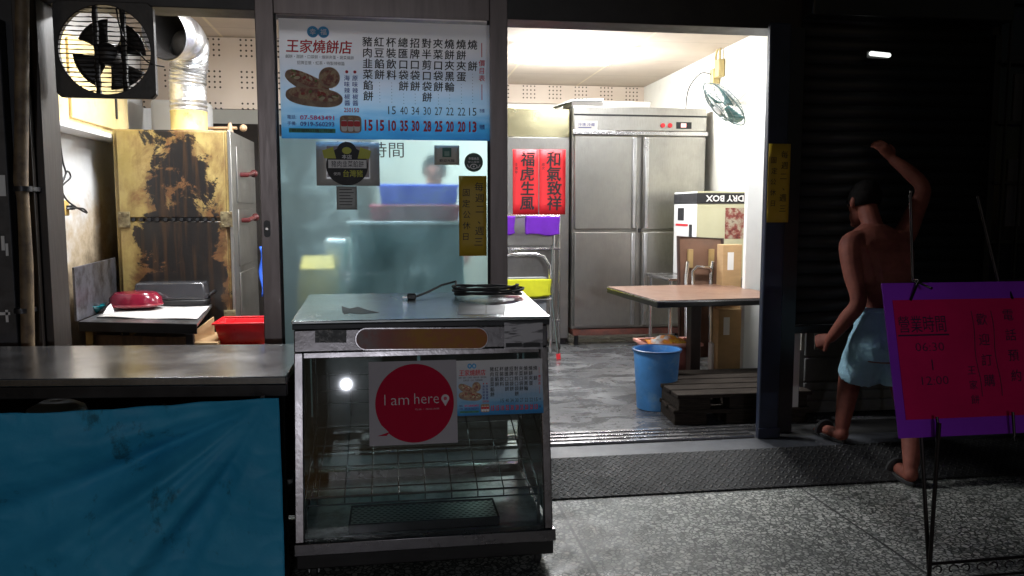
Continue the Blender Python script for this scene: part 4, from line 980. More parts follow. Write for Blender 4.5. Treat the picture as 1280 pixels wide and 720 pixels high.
b = B(); b.box(-.4, -.3, 5.4, 5.5, .1, 1.0); obj('stand', b, m_steelv, t, bevel=.01)
b = B(); b.lathe([(.001, .72), (.06, .72), (.085, .8), (.095, .95), (.09, .95), (.001, .74)], (-.345, 5.3, 0), 24); obj('bowl', b, m_steel, t)

# ================================================================== RIGHT ROOM
YC = 7.5
cab = thing('steel_cabinet', 'tall plain stainless cabinet left of the fridge with red couplets on it', 'cabinet', (1.3, YC, .1))
cx0, cx1 = 1.0, P(711, 300, y=YC).x
b = B(); b.box(cx0, cx1, YC, YC + .6, .16, P(700, 172, y=YC).z); obj('body', b, m_steelv, cab, bevel=.004)
b = B(); b.box(cx0, cx1, YC + .004, YC + .6, P(700, 172, y=YC).z + .004, P(700, 136, y=YC).z); obj('hood_panel', b, M('yellowed_steel', (.6, .55, .34), .25, .9, var=.2, scale=2), cab, bevel=.004)
for x in (cx0 + .05, cx1 - .05):
    b = B(); b.box(x - .03, x + .03, YC + .02, YC + .08, .1, .16); obj('leg', b, m_dkmetal, cab)
m_redpaper = M('red_paper', (.8, .022, .03), .6, var=.04)
def couplet(label, px0, px1, s_, tiny):
    t, w, h = paper('couplet', label, 'couplet', px0, px1, 187, 268, m_redpaper, y=YC - .002, group='red couplets')
    b = B(); column(b, s_, 0 + w * .06, h * .46, w * .55, h * .225, 0, bold=.03, y=-.0075, jitter=.06)
    column(b, tiny, -w * .36, h * .3, w * .12, h * .06, 0, bold=0, y=-.0075)
    obj('lettering', b, m_ink, t, local=True, smooth=None)
couplet('red paper couplet at the left on the steel cabinet', 641, 673, '福虎生風', '壬寅年')
couplet('red paper couplet at the right, nearest the fridge', 674, 707, '和氣致祥', '歲次')
# fridge
FY = 7.4
fx0, fx1 = P(716, 280, y=FY).x, P(880, 280, y=FY).x; fz1 = P(790, 134, y=FY).z
fr = thing('fridge', 'large four door stainless steel commercial fridge', 'fridge', ((fx0 + fx1) / 2, FY, .1))
b = B(); b.box(fx0, fx1, FY + .03, FY + .62, .26, fz1); obj('body', b, m_steelv, fr, bevel=.004)
zt = P(790, 170, y=FY).z
b = B(); b.box(fx0, fx1, FY - .005, FY + .028, zt + .05, fz1 - .002); hp = obj('header_panel', b, m_steelv, fr, bevel=.004)
b = B(); b.box(fx0 - .01, fx1 + .012, FY - .03, FY + .028, zt + .005, zt + .045); obj('ledge', b, m_steelh, fr, bevel=.006)
b = B(); b.box(fx0, fx1, FY - .012, FY - .0052, P(790, 145.5, y=FY).z, P(790, 143.5, y=FY).z); obj('seam', b, m_dkmetal, hp)
q0, q1 = P(719, 163, y=FY - .008), P(747, 151, y=FY - .008)
b = B(); b.box(q0.x, q1.x, FY - .009, FY - .0055, q0.z, q1.z); lb = obj('maker_label', b, m_paper, hp)
b = B(); put(b, '冷凍 冷藏', (q0.x + q1.x) / 2, q1.z - .035, .16, .03, 0, FY - .0105, .0); b.box(q0.x + .03, q1.x - .06, FY - .0102, FY - .0095, q0.z + .025, q0.z + .032); obj('lettering', b, m_blueink, lb, smooth=None)
for px, mm in ((828, m_redink), (837, m_redink)):
    q = P(px, 157, y=FY); b = B(); b.disc(q.x, q.z, .022, FY - .02, FY - .0055, 20); obj('knob', b, mm, hp, bevel=.002)
q0, q1 = P(845, 161, y=FY), P(864, 153, y=FY); b = B(); b.box(q0.x, q1.x, FY - .012, FY - .0055, q0.z, q1.z); b.box((q0.x + q1.x) / 2 - .03, (q0.x + q1.x) / 2 + .02, FY - .016, FY - .0122, q0.z + .012, q1.z - .012, 1); obj('thermostat', b, [m_dkmetal, emis('red_digits', (1, .1, .1), 1.2)], hp)
zm = P(790, 288, y=FY).z; xm = P(798, 288, y=FY).x
for (x0, x1, z0, z1, hx) in ((fx0 + .012, xm - .03, zm + .012, zt - .004, 1), (xm + .03, fx1 - .012, zm + .012, zt - .004, -1), (fx0 + .012, xm - .03, .29, zm - .012, 1), (xm + .03, fx1 - .012, .29, zm - .012, -1)):
    b = B(); b.box(x0, x1, FY - .028, FY + .028, z0, z1); dr = obj('door', b, m_steelv, fr, bevel=.008, seg=3)
    hxx = x1 - .03 if hx > 0 else x0 + .03
    b = B(); b.box(hxx - .02, hxx + .02, FY - .05, FY - .029, z0 + .01, z1 - .01); obj('handle', b, m_steel, dr, bevel=.008)
b = B(); b.box(xm - .015, xm + .015, FY - .045, FY - .0285, zm - .02, zm + .02); obj('latch', b, m_dkmetal, fr, bevel=.004)
b = B(); b.box(fx0 + .01, fx1 - .01, FY + .0, FY + .56, .2, .258); obj('plinth', b, M('rusty_plinth', (.16, .05, .035), .6, dirt=(.05, .03, .03)), fr)
for x in (fx0 + .06, fx1 - .06):
    for y in (FY + .08, FY + .52):
        b = B(); b.cyl((x, y, .1), (x, y, .2), .022, n=12); obj('leg', b, m_dkmetal, fr)
tb_ = thing('white_carton', 'flat white carton lying on top of the fridge', 'box', ((fx0 + fx1) / 2, FY + .3, fz1))
b = B(); b.box(fx0 + .0, P(800, 130, y=FY + .1).x + .1, FY + .08, FY + .5, fz1 + .004, fz1 + .06); obj('carton', b, m_paper, tb_, bevel=.006)
b = B(); b.prism([(fx0 - .16, FY + .06, fz1 + .005), (fx0 + .0, FY + .06, fz1 + .07), (fx0 + .3, FY + .06, fz1 + .085), (fx0 + .3, FY + .06, fz1 + .062), (fx0 + .02, FY + .06, fz1 + .062)], (0, .4, 0)); obj('flap', b, m_paper, tb_)

# trolley with purple towels, folding chair with a yellow towel
YT = 7.2
rk_ = thing('trolley', 'steel rack trolley with two purple towels in front of the cabinet', 'trolley', (1.3, YT, .1))
rx1 = P(699, 300, y=YT).x; rx0 = .95; rz = P(660, 270, y=YT).z
for x in (rx0, rx1):
    for y in (YT, YT + .24):
        b = B(); b.cyl((x, y, .14), (x, y, rz), .013, n=10); obj('post', b, m_chrome, rk_)
b = B(); b.tube([(rx0, YT, rz), (rx1, YT, rz), (rx1, YT + .24, rz), (rx0, YT + .24, rz)], .012, 8, closed=True); obj('top_rail', b, m_chrome, rk_)
for py in (310, 400):
    z = P(660, py, y=YT).z; b = B(); b.box(rx0 - .01, rx1 + .01, YT - .015, YT + .255, z - .02, z); obj('shelf', b, m_steelh, rk_, bevel=.003)
b = B(); b.box(rx0 + .02, rx1 - .02, YT + .225, YT + .232, P(660, 308, y=YT).z, rz - .02); obj('back_plate', b, m_steelv, rk_)
for x in (rx0, rx1):
    b = B(); b.lathe([(.001, -.012), (.032, -.012), (.036, 0), (.032, .012), (.001, .012)], (x, YT, .137), 16, axis='x'); obj('castor', b, m_rubber, rk_)
m_purple = M('purple_towel', (.16, .02, .48), .9, var=.15, bump=.4, bscale=120)
def towel(label, px0, px1, py0, py1, y, mat, grp, cat='towel', nm='towel'):
    b = B(); x0, x1 = P(px0, py0, y=y).x, P(px1, py0, y=y).x; z0, z1 = P(px0, py1, y=y).z, P(px0, py0, y=y).z + .004
    def f(u, v):
        s_ = 1.35 * v; 
        zz = z1 - (s_ - .12) * (z1 - z0) if s_ > .12 else z1 + .012 - (.12 - s_) * .05
        if s_ < .08: return (x0 + u * (x1 - x0), y + .035, z1 - (.08 - s_) * 2.0)
        if s_ < .12: return (x0 + u * (x1 - x0), y + .008, z1 + .014)
        return (x0 + u * (x1 - x0) + .004 * math.sin(v * 8), y - .018 - .007 * math.sin(u * 11) * v, max(z0 + .012 * math.sin(u * 7), zz))
    b.sheet(f, 16, 20)
    return tag(obj(nm, b, mat, solid=.008, origin=((x0 + x1) / 2, y, z1), smooth=180), label, cat, grp)
towel('purple towel cut off by the door frame on the trolley rail', 620, 643, 271, 292, YT, m_purple, 'purple towels')
towel('purple towel hanging on the trolley rail under the right couplet', 657, 699, 271, 293, YT, m_purple, 'purple towels')
YH = 6.85
fc = thing('folding_chair', 'grey tube folding chair leaning by the trolley with a yellow towel on it', 'chair', (1.2, YH, .1))
hx0, hx1 = .9, P(687, 350, y=YH).x; hz = P(660, 318, y=YH).z
b = B(); arc = [(hx0, YH + .12, .1), (hx0, YH + .03, hz - .1), (hx0 + .05, YH, hz - .02), (hx0 + .12, YH, hz), (hx1 - .12, YH, hz), (hx1 - .05, YH, hz - .02), (hx1, YH + .01, hz - .1), (hx1 + .02, YH + .04, .5), (hx1 + .03, YH + .1, .12)]
b.tube(arc, .013, 10); obj('tube_frame', b, m_chrome, fc)
b = B(); b.tube([(hx1 + .025, YH + .02, hz + .08), (hx1 + .03, YH + .03, .6), (hx1 + .06, YH - .1, .13)], .013, 10); b.tube([(hx0 + .01, YH + .02, .62), (hx1 + .02, YH + .02, .62)], .011, 8); obj('rear_leg', b, m_chrome, fc)
b = B(); b.cyl((hx1 + .059, YH - .098, .15), (hx1 + .063, YH - .104, .101), .02, n=12); obj('foot_cap', b, m_redink, fc)
b = B(); b.box(hx0 + .02, hx1 - .02, YH + .03, YH + .05, .5, hz - .2); obj('seat', b, M('grey_seat', (.22, .23, .25), .5), fc, bevel=.008)
b = B(); zz = P(660, 350, y=YH).z; b.tube([(hx0, YH + .0, zz - .005), (hx1 + .01, YH + .0, zz - .005)], .009, 8); obj('crossbar', b, m_chrome, fc)
towel('yellow green towel draped over the folding chair', 625, 688, 350, 370, YH - .01, M('lime_towel', (.62, .62, .02), .9, bump=.4, bscale=120), None)

# table
tbl = thing('table', 'square brown topped table on one pedestal near the doorway', 'table', (2.2, 5.6, .1), (0, 0, R(4)))
m_ttop = M('brown_laminate', (.19, .105, .07), .35, var=.15, scale=4, dirt=(.13, .075, .055), dirt_amt=.4)
tz = .80
b = B(); b.box(-.5, .5, -.5, .5, tz - .104, tz - .1); o = obj('top', b, m_ttop, tbl, local=True, bevel=.001); 
b = B(); b.box(-.505, .505, -.505, .505, tz - .15, tz - .1045); obj('edge_band', b, m_black, tbl, local=True, bevel=.008)
b = B(); b.box(-.507, .507, -.5075, -.5052, tz - .116, tz - .107); b.box(-.5075, -.5052, -.5, .5, tz - .116, tz - .107); obj('edge_trim', b, m_steelh, tbl, local=True)
b = B(); b.box(-.04, .04, -.04, .04, .03, tz - .151); obj('pedestal', b, M('dark_brown_paint', (.03, .018, .014), .4), tbl, local=True, bevel=.004)
b = B(); b.box(-.27, .27, -.04, .04, 0, .029); b.box(-.04, .04, -.27, -.041, 0, .029); b.box(-.04, .04, .041, .27, 0, .029); obj('foot', b, m_black, tbl, local=True, bevel=.006)
# blue bin
p_ = P(826, 514, z=.1); bc = Vector((p_.x, p_.y + .1, .1))
bn = thing('blue_bin', 'round blue plastic bin standing beside the wooden pallet', 'bin', bc)
m_bin = M('blue_bin_plastic', (.07, .25, .56), .45, var=.25, scale=5, dirt=(.22, .36, .48), dirt_amt=.36)
b = B(); b.lathe([(.001, .012), (.115, .012), (.118, .0), (.125, .004), (.15, .375), (.158, .378), (.158, .392), (.146, .392), (.143, .37), (.116, .02), (.001, .02)], bc, 40); obj('body', b, m_bin, bn)
b = B(); b.tube([(bc.x + .157 * math.cos(a), bc.y + .157 * math.sin(a), .49) for a in [2 * math.pi * k / 40 for k in range(40)]], .007, 8, closed=True); obj('rim', b, M('bin_rim', (.01, .05, .13), .4), bn)
# pallets
def pallet(label, loc, rz, z0):
    t = thing('wooden_pallet', label, 'pallet', loc, (0, 0, rz), 'stacked dark pallets')
    b = B()
    for k in range(5): b.box(-.43, .43, -.37 + k * .15, -.37 + k * .15 + .126, .07, .095)
    obj('deck', b, m_wood_dark, t, local=True, bevel=.004)
    for x in (-.42, -.1, .2):
        b = B(); b.box(x, x + .2, -.365, .365, 0, .0695); obj('runner', b, m_wood_dark, t, local=True, bevel=.004)
pallet('lower dark wooden pallet lying on the shop floor', (2.12, 4.875, .1), R(-4), 0)
pallet('upper dark wooden pallet stacked by the blue bin', (2.12, 4.88, .1965), R(-1), 0)
# pink basket with snack packets
pk = thing('pink_basket', 'pink plastic basket behind the blue bin holding a snack packet', 'basket', (1.98, 5.75, .1))
pcx, pcy, pz = P(838, 430, y=5.7).x + .02, 5.82, .1
rg = lambda w, d, z: [(pcx + sx * w, pcy + sy * d, z) for sx, sy in ((-1, -1), (1, -1), (1, 1), (-1, 1))]
m_pink = M('pink_basket_plastic', (.62, .28, .22), .5)
b = B(); b.rings([rg(.15, .1, pz), rg(.2, .14, pz + .28)], cap=False); b.rings([rg(.15, .1, pz), rg(.01, .01, pz)]); obj('tub', b, M('reddish_tub', (.35, .10, .08), .5), pk, solid=.006)
b = B(); b.rings([rg(.2, .14, pz + .27), rg(.225, .165, pz + .28), rg(.225, .165, pz + .3), rg(.195, .135, pz + .3), rg(.2, .14, pz + .27)], cap=False); obj('rim', b, m_pink, pk, bevel=.003)
sn = thing('snack_packet', 'shiny orange and silver snack packet lying in the pink basket', 'packet', (pcx, pcy, pz + .27))
b = B(); b.sheet(lambda u, v: (pcx - .15 + .3 * u, pcy - .09 + .18 * v, pz + .262 + .06 * math.sin(math.pi * u) * math.sin(math.pi * v) + .008 * math.sin(u * 25 + v * 9) + .03 * v), 18, 12)
nn = NT('snack_print'); nn.base(nn.ramp(nn.noise(9, 3), [(.4, (.75, .72, .7)), (.5, (.7, .22, .04)), (.62, (.75, .45, .05)), (.7, (.6, .05, .03))]), .2); obj('pouch', b, nn.m, sn, solid=.01, smooth=180)
# partition, fan, bags
b = B(); b.box(2.655, 3.048, 5.74, 5.79, .1, 2.285); tag(obj('white_partition', b, m_white, bevel=.004, origin=(2.8, 5.76, .1)), 'white partition panel standing at the right behind the table', 'partition')
wf = thing('wall_fan', 'white wall fan with a tilted wire cage and teal blades', 'fan', P(905, 130, y=6.3))
fc_ = Vector((0, 0, 0)); m_cage = M('grey_wire', (.18, .24, .24), .3, .6)
tiltm = Vector((-.72, .06, -.69)).to_track_quat('-Y', 'Z').to_matrix()
def rt(p): return tiltm @ Vector(p)
b = B()
for rr_, yy in ((.23, 0), (.16, -.05), (.16, .05), (.08, -.07)): b.tube([rt((rr_ * math.cos(a), yy, rr_ * math.sin(a))) for a in [2 * math.pi * k / 40 for k in range(40)]], .006 if rr_ > .2 else .003, 6, closed=True)
for k in range(28):
    a = 2 * math.pi * k / 28; b.tube([rt((rr_ * math.cos(a), yy, rr_ * math.sin(a))) for rr_, yy in ((.04, -.075), (.1, -.068), (.18, -.04), (.23, 0), (.18, .04), (.07, .06))], .0022, 4)
obj('cage', b, m_cage, wf, local=True)
m_teal = M('teal_blade', (.10, .22, .22), .3)
for k in range(3):
    b = B(); a0 = k * 2.094 + .4
    def bl2(u, v, a0=a0):
        rr_ = .03 + .17 * v; a = a0 + (u - .5) * 1.1 * (.6 + .5 * v); return rt((rr_ * math.cos(a), .02 * (u - .5) * 2, rr_ * math.sin(a)))
    b.sheet(bl2, 6, 6); obj('blade', b, m_teal, wf, local=True, solid=.003)
b = B(); b.tube([rt((0, -.08, 0)), rt((0, -.03, 0))], .045, 16); obj('hub', b, m_white, wf, local=True, bevel=.01)
b = B(); b.tube([rt((0, .055, 0)), rt((0, .08, 0)), rt((0, .2, 0)), rt((0, .23, 0))], [.06, .075, .07, .04], 18); obj('motor', b, m_white, wf, local=True)
wx = 3.05 - wf.location.x
b = B(); b.tube([rt((0, .14, 0)), (.1, .2, .03), (wx - .05, .25, .05), (wx - .002, .25, .05)], .02, 10); b.box(wx - .02, wx - .001, .19, .31, -.03, .16); obj('bracket', b, m_white, wf, local=True)
sc = thing('wall_switch_box', 'yellowed socket box with conduits under the ceiling above the wall fan', 'socket', P(900, 85, x=3.04))
q = Vector(sc.location); m_old = M('old_cream_plastic', (.5, .4, .18), .5)
b = B(); b.box(q.x - .05, q.x + .009, q.y - .09, q.y + .01, q.z - .09, q.z + .07); b.box(q.x - .06, q.x + .009, q.y + .012, q.y + .1, q.z - .14, q.z + .0); obj('box', b, m_old, sc, bevel=.006)
b = B(); b.tube([(q.x - .02, q.y - .04, q.z + .07), (q.x - .02, q.y - .04, CEIL - .001)], .012, 8); b.tube([(q.x - .02, q.y + .05, q.z), (q.x - .02, q.y + .06, q.z + .12), (q.x - .02, q.y - .0, q.z + .2), (q.x - .02, q.y - .0, CEIL - .001)], .012, 8); obj('conduit', b, m_old, sc)
b = B(); b.tube(smooth_path([(q.x - .06, q.y + .06, q.z - .05), (q.x - .13, q.y + .15, q.z - .03), (q.x - .17, q.y + .35, q.z - .15), (q.x - .1, q.y + .6, q.z - .35)]), .006, 6); obj('cable', b, m_black, sc)
hb = thing('paper_bags', 'bundle of white paper bags hung on a wire hook from the partition', 'bags', P(935, 265, y=5.72))
b = B(); q = Vector(hb.location)
hb.name = 'paper_bag_bundle'
for k in range(3):
    b = B(); o_ = Vector((-.03 + .035 * k, -.006 - .02 * (2 - k), -.01 * k)); b.sheet(lambda u, v: q + o_ + Vector(((u - .5) * (.15 + .02 * v), -.01 * math.sin(u * 5 + k) , .1 - .25 * v)), 6, 6); obj('bag', b, M('bag_paper', (.78, .74, .74), .6, var=.04, dirt=(.75, .45, .5), dirt_amt=.2), hb, solid=.006)
b = B(); b.tube([q + Vector((-.0, 0, .08)), q + Vector((-.02, 0, .14)), q + Vector((.0, 0, .17)), q + Vector((.02, .0, .15)), q + Vector((.03, .004, .24)), q + Vector((.035, .005, .8))], .003, 6); obj('wire_hook', b, m_dkmetal, hb)
# cartons at the right wall
YX = 6.5
dx0, dx1, dx2 = P(843, 290, y=YX).x, P(871, 290, y=YX - .0).x, P(934, 290, y=YX).x
dz0, dz1 = P(870, 347, y=YX).z, P(870, 239, y=YX).z
db = thing('printed_carton', 'large printed carton with upside down lettering standing behind the brown table', 'box', (dx1, YX, dz0))
n4 = NT('green_beige_print'); s_ = n4.sep(n4.coord()); n4.base(n4.ramp(n4.noise(2, 4), [(.3, (.5, .48, .3)), (.7, (.62, .6, .42))]), .5)
b = B(); b.box(dx1, dx1 + .45, YX, YX + .55, dz0, dz1); obj('body', b, n4.m, db, bevel=.003)
b = B(); b.prism([(dx1 - .001, YX - .001, dz0 + .001), (dx1 - .001, YX + .549, dz0 + .001), (dx1 - .001, YX + .549, dz1 - .001), (dx1 - .001, YX - .001, dz1 - .001)], (-.003, 0, 0)); obj('end_panel', b, m_paper, db)
b = B(); b.box(dx1 - .006, dx1 + .452, YX - .006, YX + .556, dz1 - .105, dz1 - .015); obj('lettering_band', b, m_ink, db)
gb = B(); b2 = B(); put(b2, 'DRY BOX', 0, 0, .34, .055, 0, 0, .03)
bmesh.ops.rotate(b2.bm, verts=b2.bm.verts, cent=(0, 0, 0), matrix=Matrix.Rotation(math.pi, 3, 'Y'))
bmesh.ops.translate(b2.bm, verts=b2.bm.verts, vec=(dx1 + .24, YX - .0075, dz1 - .06)); obj('lettering', b2, m_whiteink, db, smooth=None)
b = B(); b.box(dx1 + .25, dx1 + .45, YX - .0035, YX - .0012, dz0 + .33, dz1 - .14); obj('product_picture', b, make_photo('bottle_print', [(.05, .01, .01), (.25, .05, .04), (.45, .4, .3), (.12, .03, .03)], 18), db)
b = B(); b.box(dx1 - .0065, dx1 - .0042, YX + .3, YX + .45, dz1 - .25, dz1 - .14); b.box(dx1 - .0065, dx1 - .0042, YX + .1, YX + .17, dz0 + .28, dz0 + .45, 0); b.box(dx1 - .0065, dx1 - .0042, YX + .2, YX + .5, dz1 - .3, dz1 - .28, 1); obj('end_print', b, [m_ink, m_redink], db)
stn = thing('box_stand', 'grey steel stand carrying the printed carton', 'stand', (dx1, YX, .1))
b = B(); b.box(dx0 - .06, dx1 + .52, YX - .04, YX + .58, dz0 - .025, dz0 - .003); obj('shelf', b, m_steelh, stn, bevel=.003)
for x in (dx0 - .03, dx1 + .48):
    for y in (YX - .02, YX + .5):
        b = B(); b.cyl((x, y, .1), (x, y, dz0 - .026), .016, n=10); obj('leg', b, m_chrome, stn)
YF2 = 6.15
ft = thing('folded_table', 'folded table with brown top and steel tube legs leaning upright', 'table', (2.45, YF2, .1))
f0, f1 = P(853, 296, y=YF2), P(909, 299, y=YF2)
b = B(); b.prism([(f0.x, YF2, .2), (f1.x, YF2, .2), (f1.x, YF2 + .1, f1.z), (f0.x, YF2 + .1, f0.z)], (0, .022, 0)); obj('top', b, m_ttop, ft, bevel=.004)
b = B()
for k in range(1): b.tube([Vector((f0.x, YF2 - .002, .2)), Vector((f1.x, YF2 - .002, .2)), Vector((f1.x, YF2 + .098, f1.z)), Vector((f0.x, YF2 + .098, f0.z))], .014, 6, closed=True)
obj('edge_band', b, M('dark_edge', (.05, .025, .018), .5), ft)
for dx in (.04, .25):
    b = B(); b.tube([(f0.x + dx, YF2 - .03, .11), (f0.x + dx + .01, YF2 + .03, .85), (f0.x + dx + .03, YF2 + .05, .98)], .017, 10); obj('leg', b, m_chrome, ft)
b = B(); b.tube([(f0.x + .1, YF2 - .0, .75), (f0.x + .1, YF2 + .02, .9), (f0.x + .13, YF2 + .02, .94), (f0.x + .24, YF2 + .02, .93), (f0.x + .26, YF2 + .02, .9)], .014, 10); obj('brace', b, m_chrome, ft)
for dx in (.09, .27):
    b = B(); b.box(f0.x + dx - .02, f0.x + dx + .02, YF2 + .04, YF2 + .07, .93, 1.08); obj('hinge_plate', b, M('brass_plate', (.4, .28, .12), .5), ft)
for i, (px, py, pw2, y, lab) in enumerate(((904, 306, .16, 6.0, 'tall brown carton standing beside the folded table'), (899, 380, .2, 5.9, 'low brown carton on the floor against the tall carton'))):
    q = P(px, py, y=y); t = thing('carton', lab, 'box', (q.x, y, .1), group='cartons at the partition')
    b = B(); b.box(q.x, q.x + pw2, y, y + .12, .1, q.z if i == 0 else .62); obj('body', b, m_card, t, bevel=.004)
    b = B(); b.box(q.x + .04, q.x + .09, y - .0025, y - .0005, (q.z if i == 0 else .62) - .2, (q.z if i == 0 else .62) - .06); obj('paper_label', b, m_paper, t)
# pieces of clutter on the floor below the folded table
t = thing('green_carton', 'small green and white packet on the floor behind the table leg', 'box', (P(893, 440, y=6.05).x, 6.05, .1))
q = Vector(t.location); b = B(); b.box(q.x - .05, q.x + .05, 5.98, 6.06, .1, .34); obj('body', b, m_paper, t, bevel=.003)
b = B(); b.box(q.x - .03, q.x + .052, 5.976, 5.979, .16, .3); obj('green_print', b, M('leaf_green_print', (.18, .42, .2), .5), t)

# ceiling lamps
def ceiling_lamp(label, x, y, w, d, power, col=(.96, .98, 1), bulb=0):
    t = thing('ceiling_lamp', label, 'lamp', (x, y, CEIL - .02), group='ceiling lamps')
    b = B(); b.box(x - w / 2 + .04, x + w / 2 - .04, y - d / 2 + .04, y + d / 2 - .04, CEIL - .03, CEIL - .002); obj('housing', b, m_white, t, bevel=.004)
    b = B(); b.box(x - w / 2 + .015, x + w / 2 - .015, y - d / 2 + .015, y + d / 2 - .015, CEIL - .085, CEIL - .0305); obj('diffuser', b, emis('lamp_diffuser', col, 25), t, bevel=.012)
    ld = bpy.data.lights.new('tube_light', 'AREA'); ld.shape = 'RECTANGLE'; ld.size = w - .04; ld.size_y = d - .04; ld.energy = power; ld.color = col
    lo = bpy.data.objects.new('tube_light', ld); COL.objects.link(lo); lo.parent = t; lo.location = (0, 0, -.07)
    if bulb:
        pd = bpy.data.lights.new('tube_glow', 'POINT'); pd.energy = bulb; pd.color = col; pd.shadow_soft_size = .1
        po_ = bpy.data.objects.new('tube_glow', pd); COL.objects.link(po_); po_.parent = t; po_.location = (0, 0, -.2)
    return t
ceiling_lamp('glaring ceiling lamp above the big steel fridge', 1.64, 7.5, .95, .5, 45, bulb=150)
ceiling_lamp('ceiling lamp above the oven side of the shop', -.95, 5.45, 1.0, .25, 66)
ceiling_lamp('ceiling lamp over the brown table by the doorway', 2.3, 5.2, .9, .2, 44)
ceiling_lamp('added unseen ceiling lamp lighting the trays behind the sliding glass door', .1, 4.82, .6, .15, 42)  # added fill lamp, out of view, to brighten the trays behind the glass

# ================================================================== SHUTTER BAY
SX0, SX1, SY = 2.31, 3.5, 4.35
szb = P(1040, 405, y=SY).z
sh = thing('roller_shutter', 'dark roller shutter half pulled down at the right', 'shutter', (2.9, SY, szb))
b = B(); prof = []
z = szb; 
while z < 2.46:
    for dz, dy in ((0, .0), (.006, -.008), (.034, -.012), (.062, -.008), (.07, .004)): prof.append((SY + dy, z + dz))
    z += .075
b.sheet(lambda u, v: (SX0 + (SX1 - SX0) * u, prof[round(v * (len(prof) - 1))][0], prof[round(v * (len(prof) - 1))][1]), 1, len(prof) - 1); obj('slats', b, make_shutter(), sh, solid=.002)
b = B(); b.box(SX0, SX1, SY - .022, SY + .02, szb - .05, szb - .002); obj('bottom_bar', b, m_black, sh, bevel=.006)
for x, w_x in ((KC1 - .02, SX0 + .02 - KC1), (SX1, .04)):
    b = B(); b.box(x, x + w_x, SY - .04, SY + .04, .1, 2.414); obj('guide', b, m_black, sh)
b = B(); b.box(SX0 - .0, SX1 + .04, SY - .12, SY + .005, 2.47, 2.75); obj('box', b, m_black, sh, bevel=.01)
q = P(1100, 68, y=4.2)
tl = thing('tube_lamp', 'short glowing white tube lamp in the dark in front of the shutter', 'lamp', q)
b = B(); b.tube([q + Vector((-.062, 0, .004)), q + Vector((-.055, 0, .0035)), q + Vector((.055, 0, -.0035)), q + Vector((.062, 0, -.004))], [.008, .0125, .0125, .008], 14); obj('tube', b, emis('tube_glow', (.95, 1, .95), 1.6), tl)
b = B(); b.box(q.x - .07, q.x + .07, q.y + .014, q.y + .03, q.z - .02, q.z + .02); b.box(q.x - .01, q.x + .01, q.y + .0305, SY - .02, q.z - .01, q.z + .01); obj('holder', b, m_black, tl)
b = B(); q = P(990, 408, y=4.52); b.box(2.335, P(998, 450, y=4.52).x, 4.5, 4.56, .1, 1.5); tag(obj('white_post', b, m_white, bevel=.004, origin=(2.37, 4.52, .1)), 'white post standing behind the navy column under the shutter', 'post')
gx0 = P(999, 450, y=4.62).x
gc = thing('grey_cabinet', 'grey drawer cabinet seen below the half closed shutter', 'cabinet', (2.9, 4.6, .1))
m_gcab = M('grey_cabinet_paint', (.10, .10, .098), .5, var=.2)
b = B(); b.box(gx0, 3.48, 4.62, 5.1, .12, 1.5); obj('body', b, m_gcab, gc, bevel=.004)  # body carried up out of view to block shop light under the shutter
zz = [.14, .21, .27, .33, .48, .51]
for z0, z1 in ((.135, .2), (.21, .262), (.27, .32), (.328, .475), (.49, .75), (.76, 1.1)):
    b = B(); b.box(gx0 + .03, 3.44, 4.603, 4.619, z0, z1); obj('drawer', b, m_gcab, gc, bevel=.006)
for px in (1003, 1020):
    q = P(px, 425, y=4.6); b = B(); b.box(q.x - .012, q.x + .012, 4.59, 4.602, .53, .72); obj('upright_strip', b, M('beige_strip', (.2, .19, .17), .5), gc)
# security grille
gr = thing('security_grille', 'black window grille with square bars at the right edge', 'grille', (3.9, 4.3, 0))
b = B()
for k in range(9): b.box(3.56 + k * .11, 3.572 + k * .11, 4.27, 4.282, .9, 2.7)
obj('upright_bar', b, m_black, gr)
b = B()
for z in (.9, 1.2, 1.55, 1.9, 2.25, 2.6): b.box(3.52, 4.6, 4.283, 4.297, z, z + .018)
obj('cross_bar', b, m_black, gr)
b = B(); b.box(3.56, 4.6, 4.345, 4.368, .95, 2.65); obj('window_pane', b, M('dark_pane', (.012, .013, .018), .1), gr)
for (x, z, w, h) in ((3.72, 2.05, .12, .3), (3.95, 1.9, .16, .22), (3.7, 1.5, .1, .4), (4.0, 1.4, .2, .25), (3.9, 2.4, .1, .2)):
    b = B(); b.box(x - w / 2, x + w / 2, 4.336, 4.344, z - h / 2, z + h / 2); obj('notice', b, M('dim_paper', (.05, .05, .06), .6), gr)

# ================================================================== PURPLE SIGN ON A WIRE STAND
s0, s1 = Vector((1.743, 2.5, .604)), Vector((1.743, 2.64, 1.136))
sth = (s1 - s0).length; stl = math.atan2(s1.y - s0.y, s1.z - s0.z); SW = .78
sg = thing('sign_board', 'purple board with a red paper of handwritten opening hours', 'sign', (s0.x + SW / 2, s0.y, s0.z), (-stl, R(.0), 0))
b = B(); b.prism([(-SW / 2, 0, 0), (SW / 2, 0, 0), (SW / 2, 0, sth), (-SW / 2 - .0, 0, sth)], (0, .006, 0)); obj('board', b, M('purple_board', (.32, .04, .72), .6, var=.12, scale=3, spec=.2), sg, local=True, bevel=.001)
k2 = .487 / 178   # metres per photo pixel on the board
BX = lambda px: -SW / 2 + (px - 1113) * k2; BZ = lambda py: sth - (py - 354) * sth / 193
b = B(); b.box(BX(1125), SW / 2 - .04, -.003, -.0008, BZ(525), BZ(376)); obj('red_paper', b, M('crimson_paper', (.68, .008, .12), .7, var=.12, scale=4, spec=.15), sg, local=True)
b = B()
put(b, '營業時間', BX(1163), BZ(407), 68 * k2, 22 * k2, 0, -.0045, -.004); b.box(BX(1127), BX(1200), -.0045, -.004, BZ(422), BZ(420))
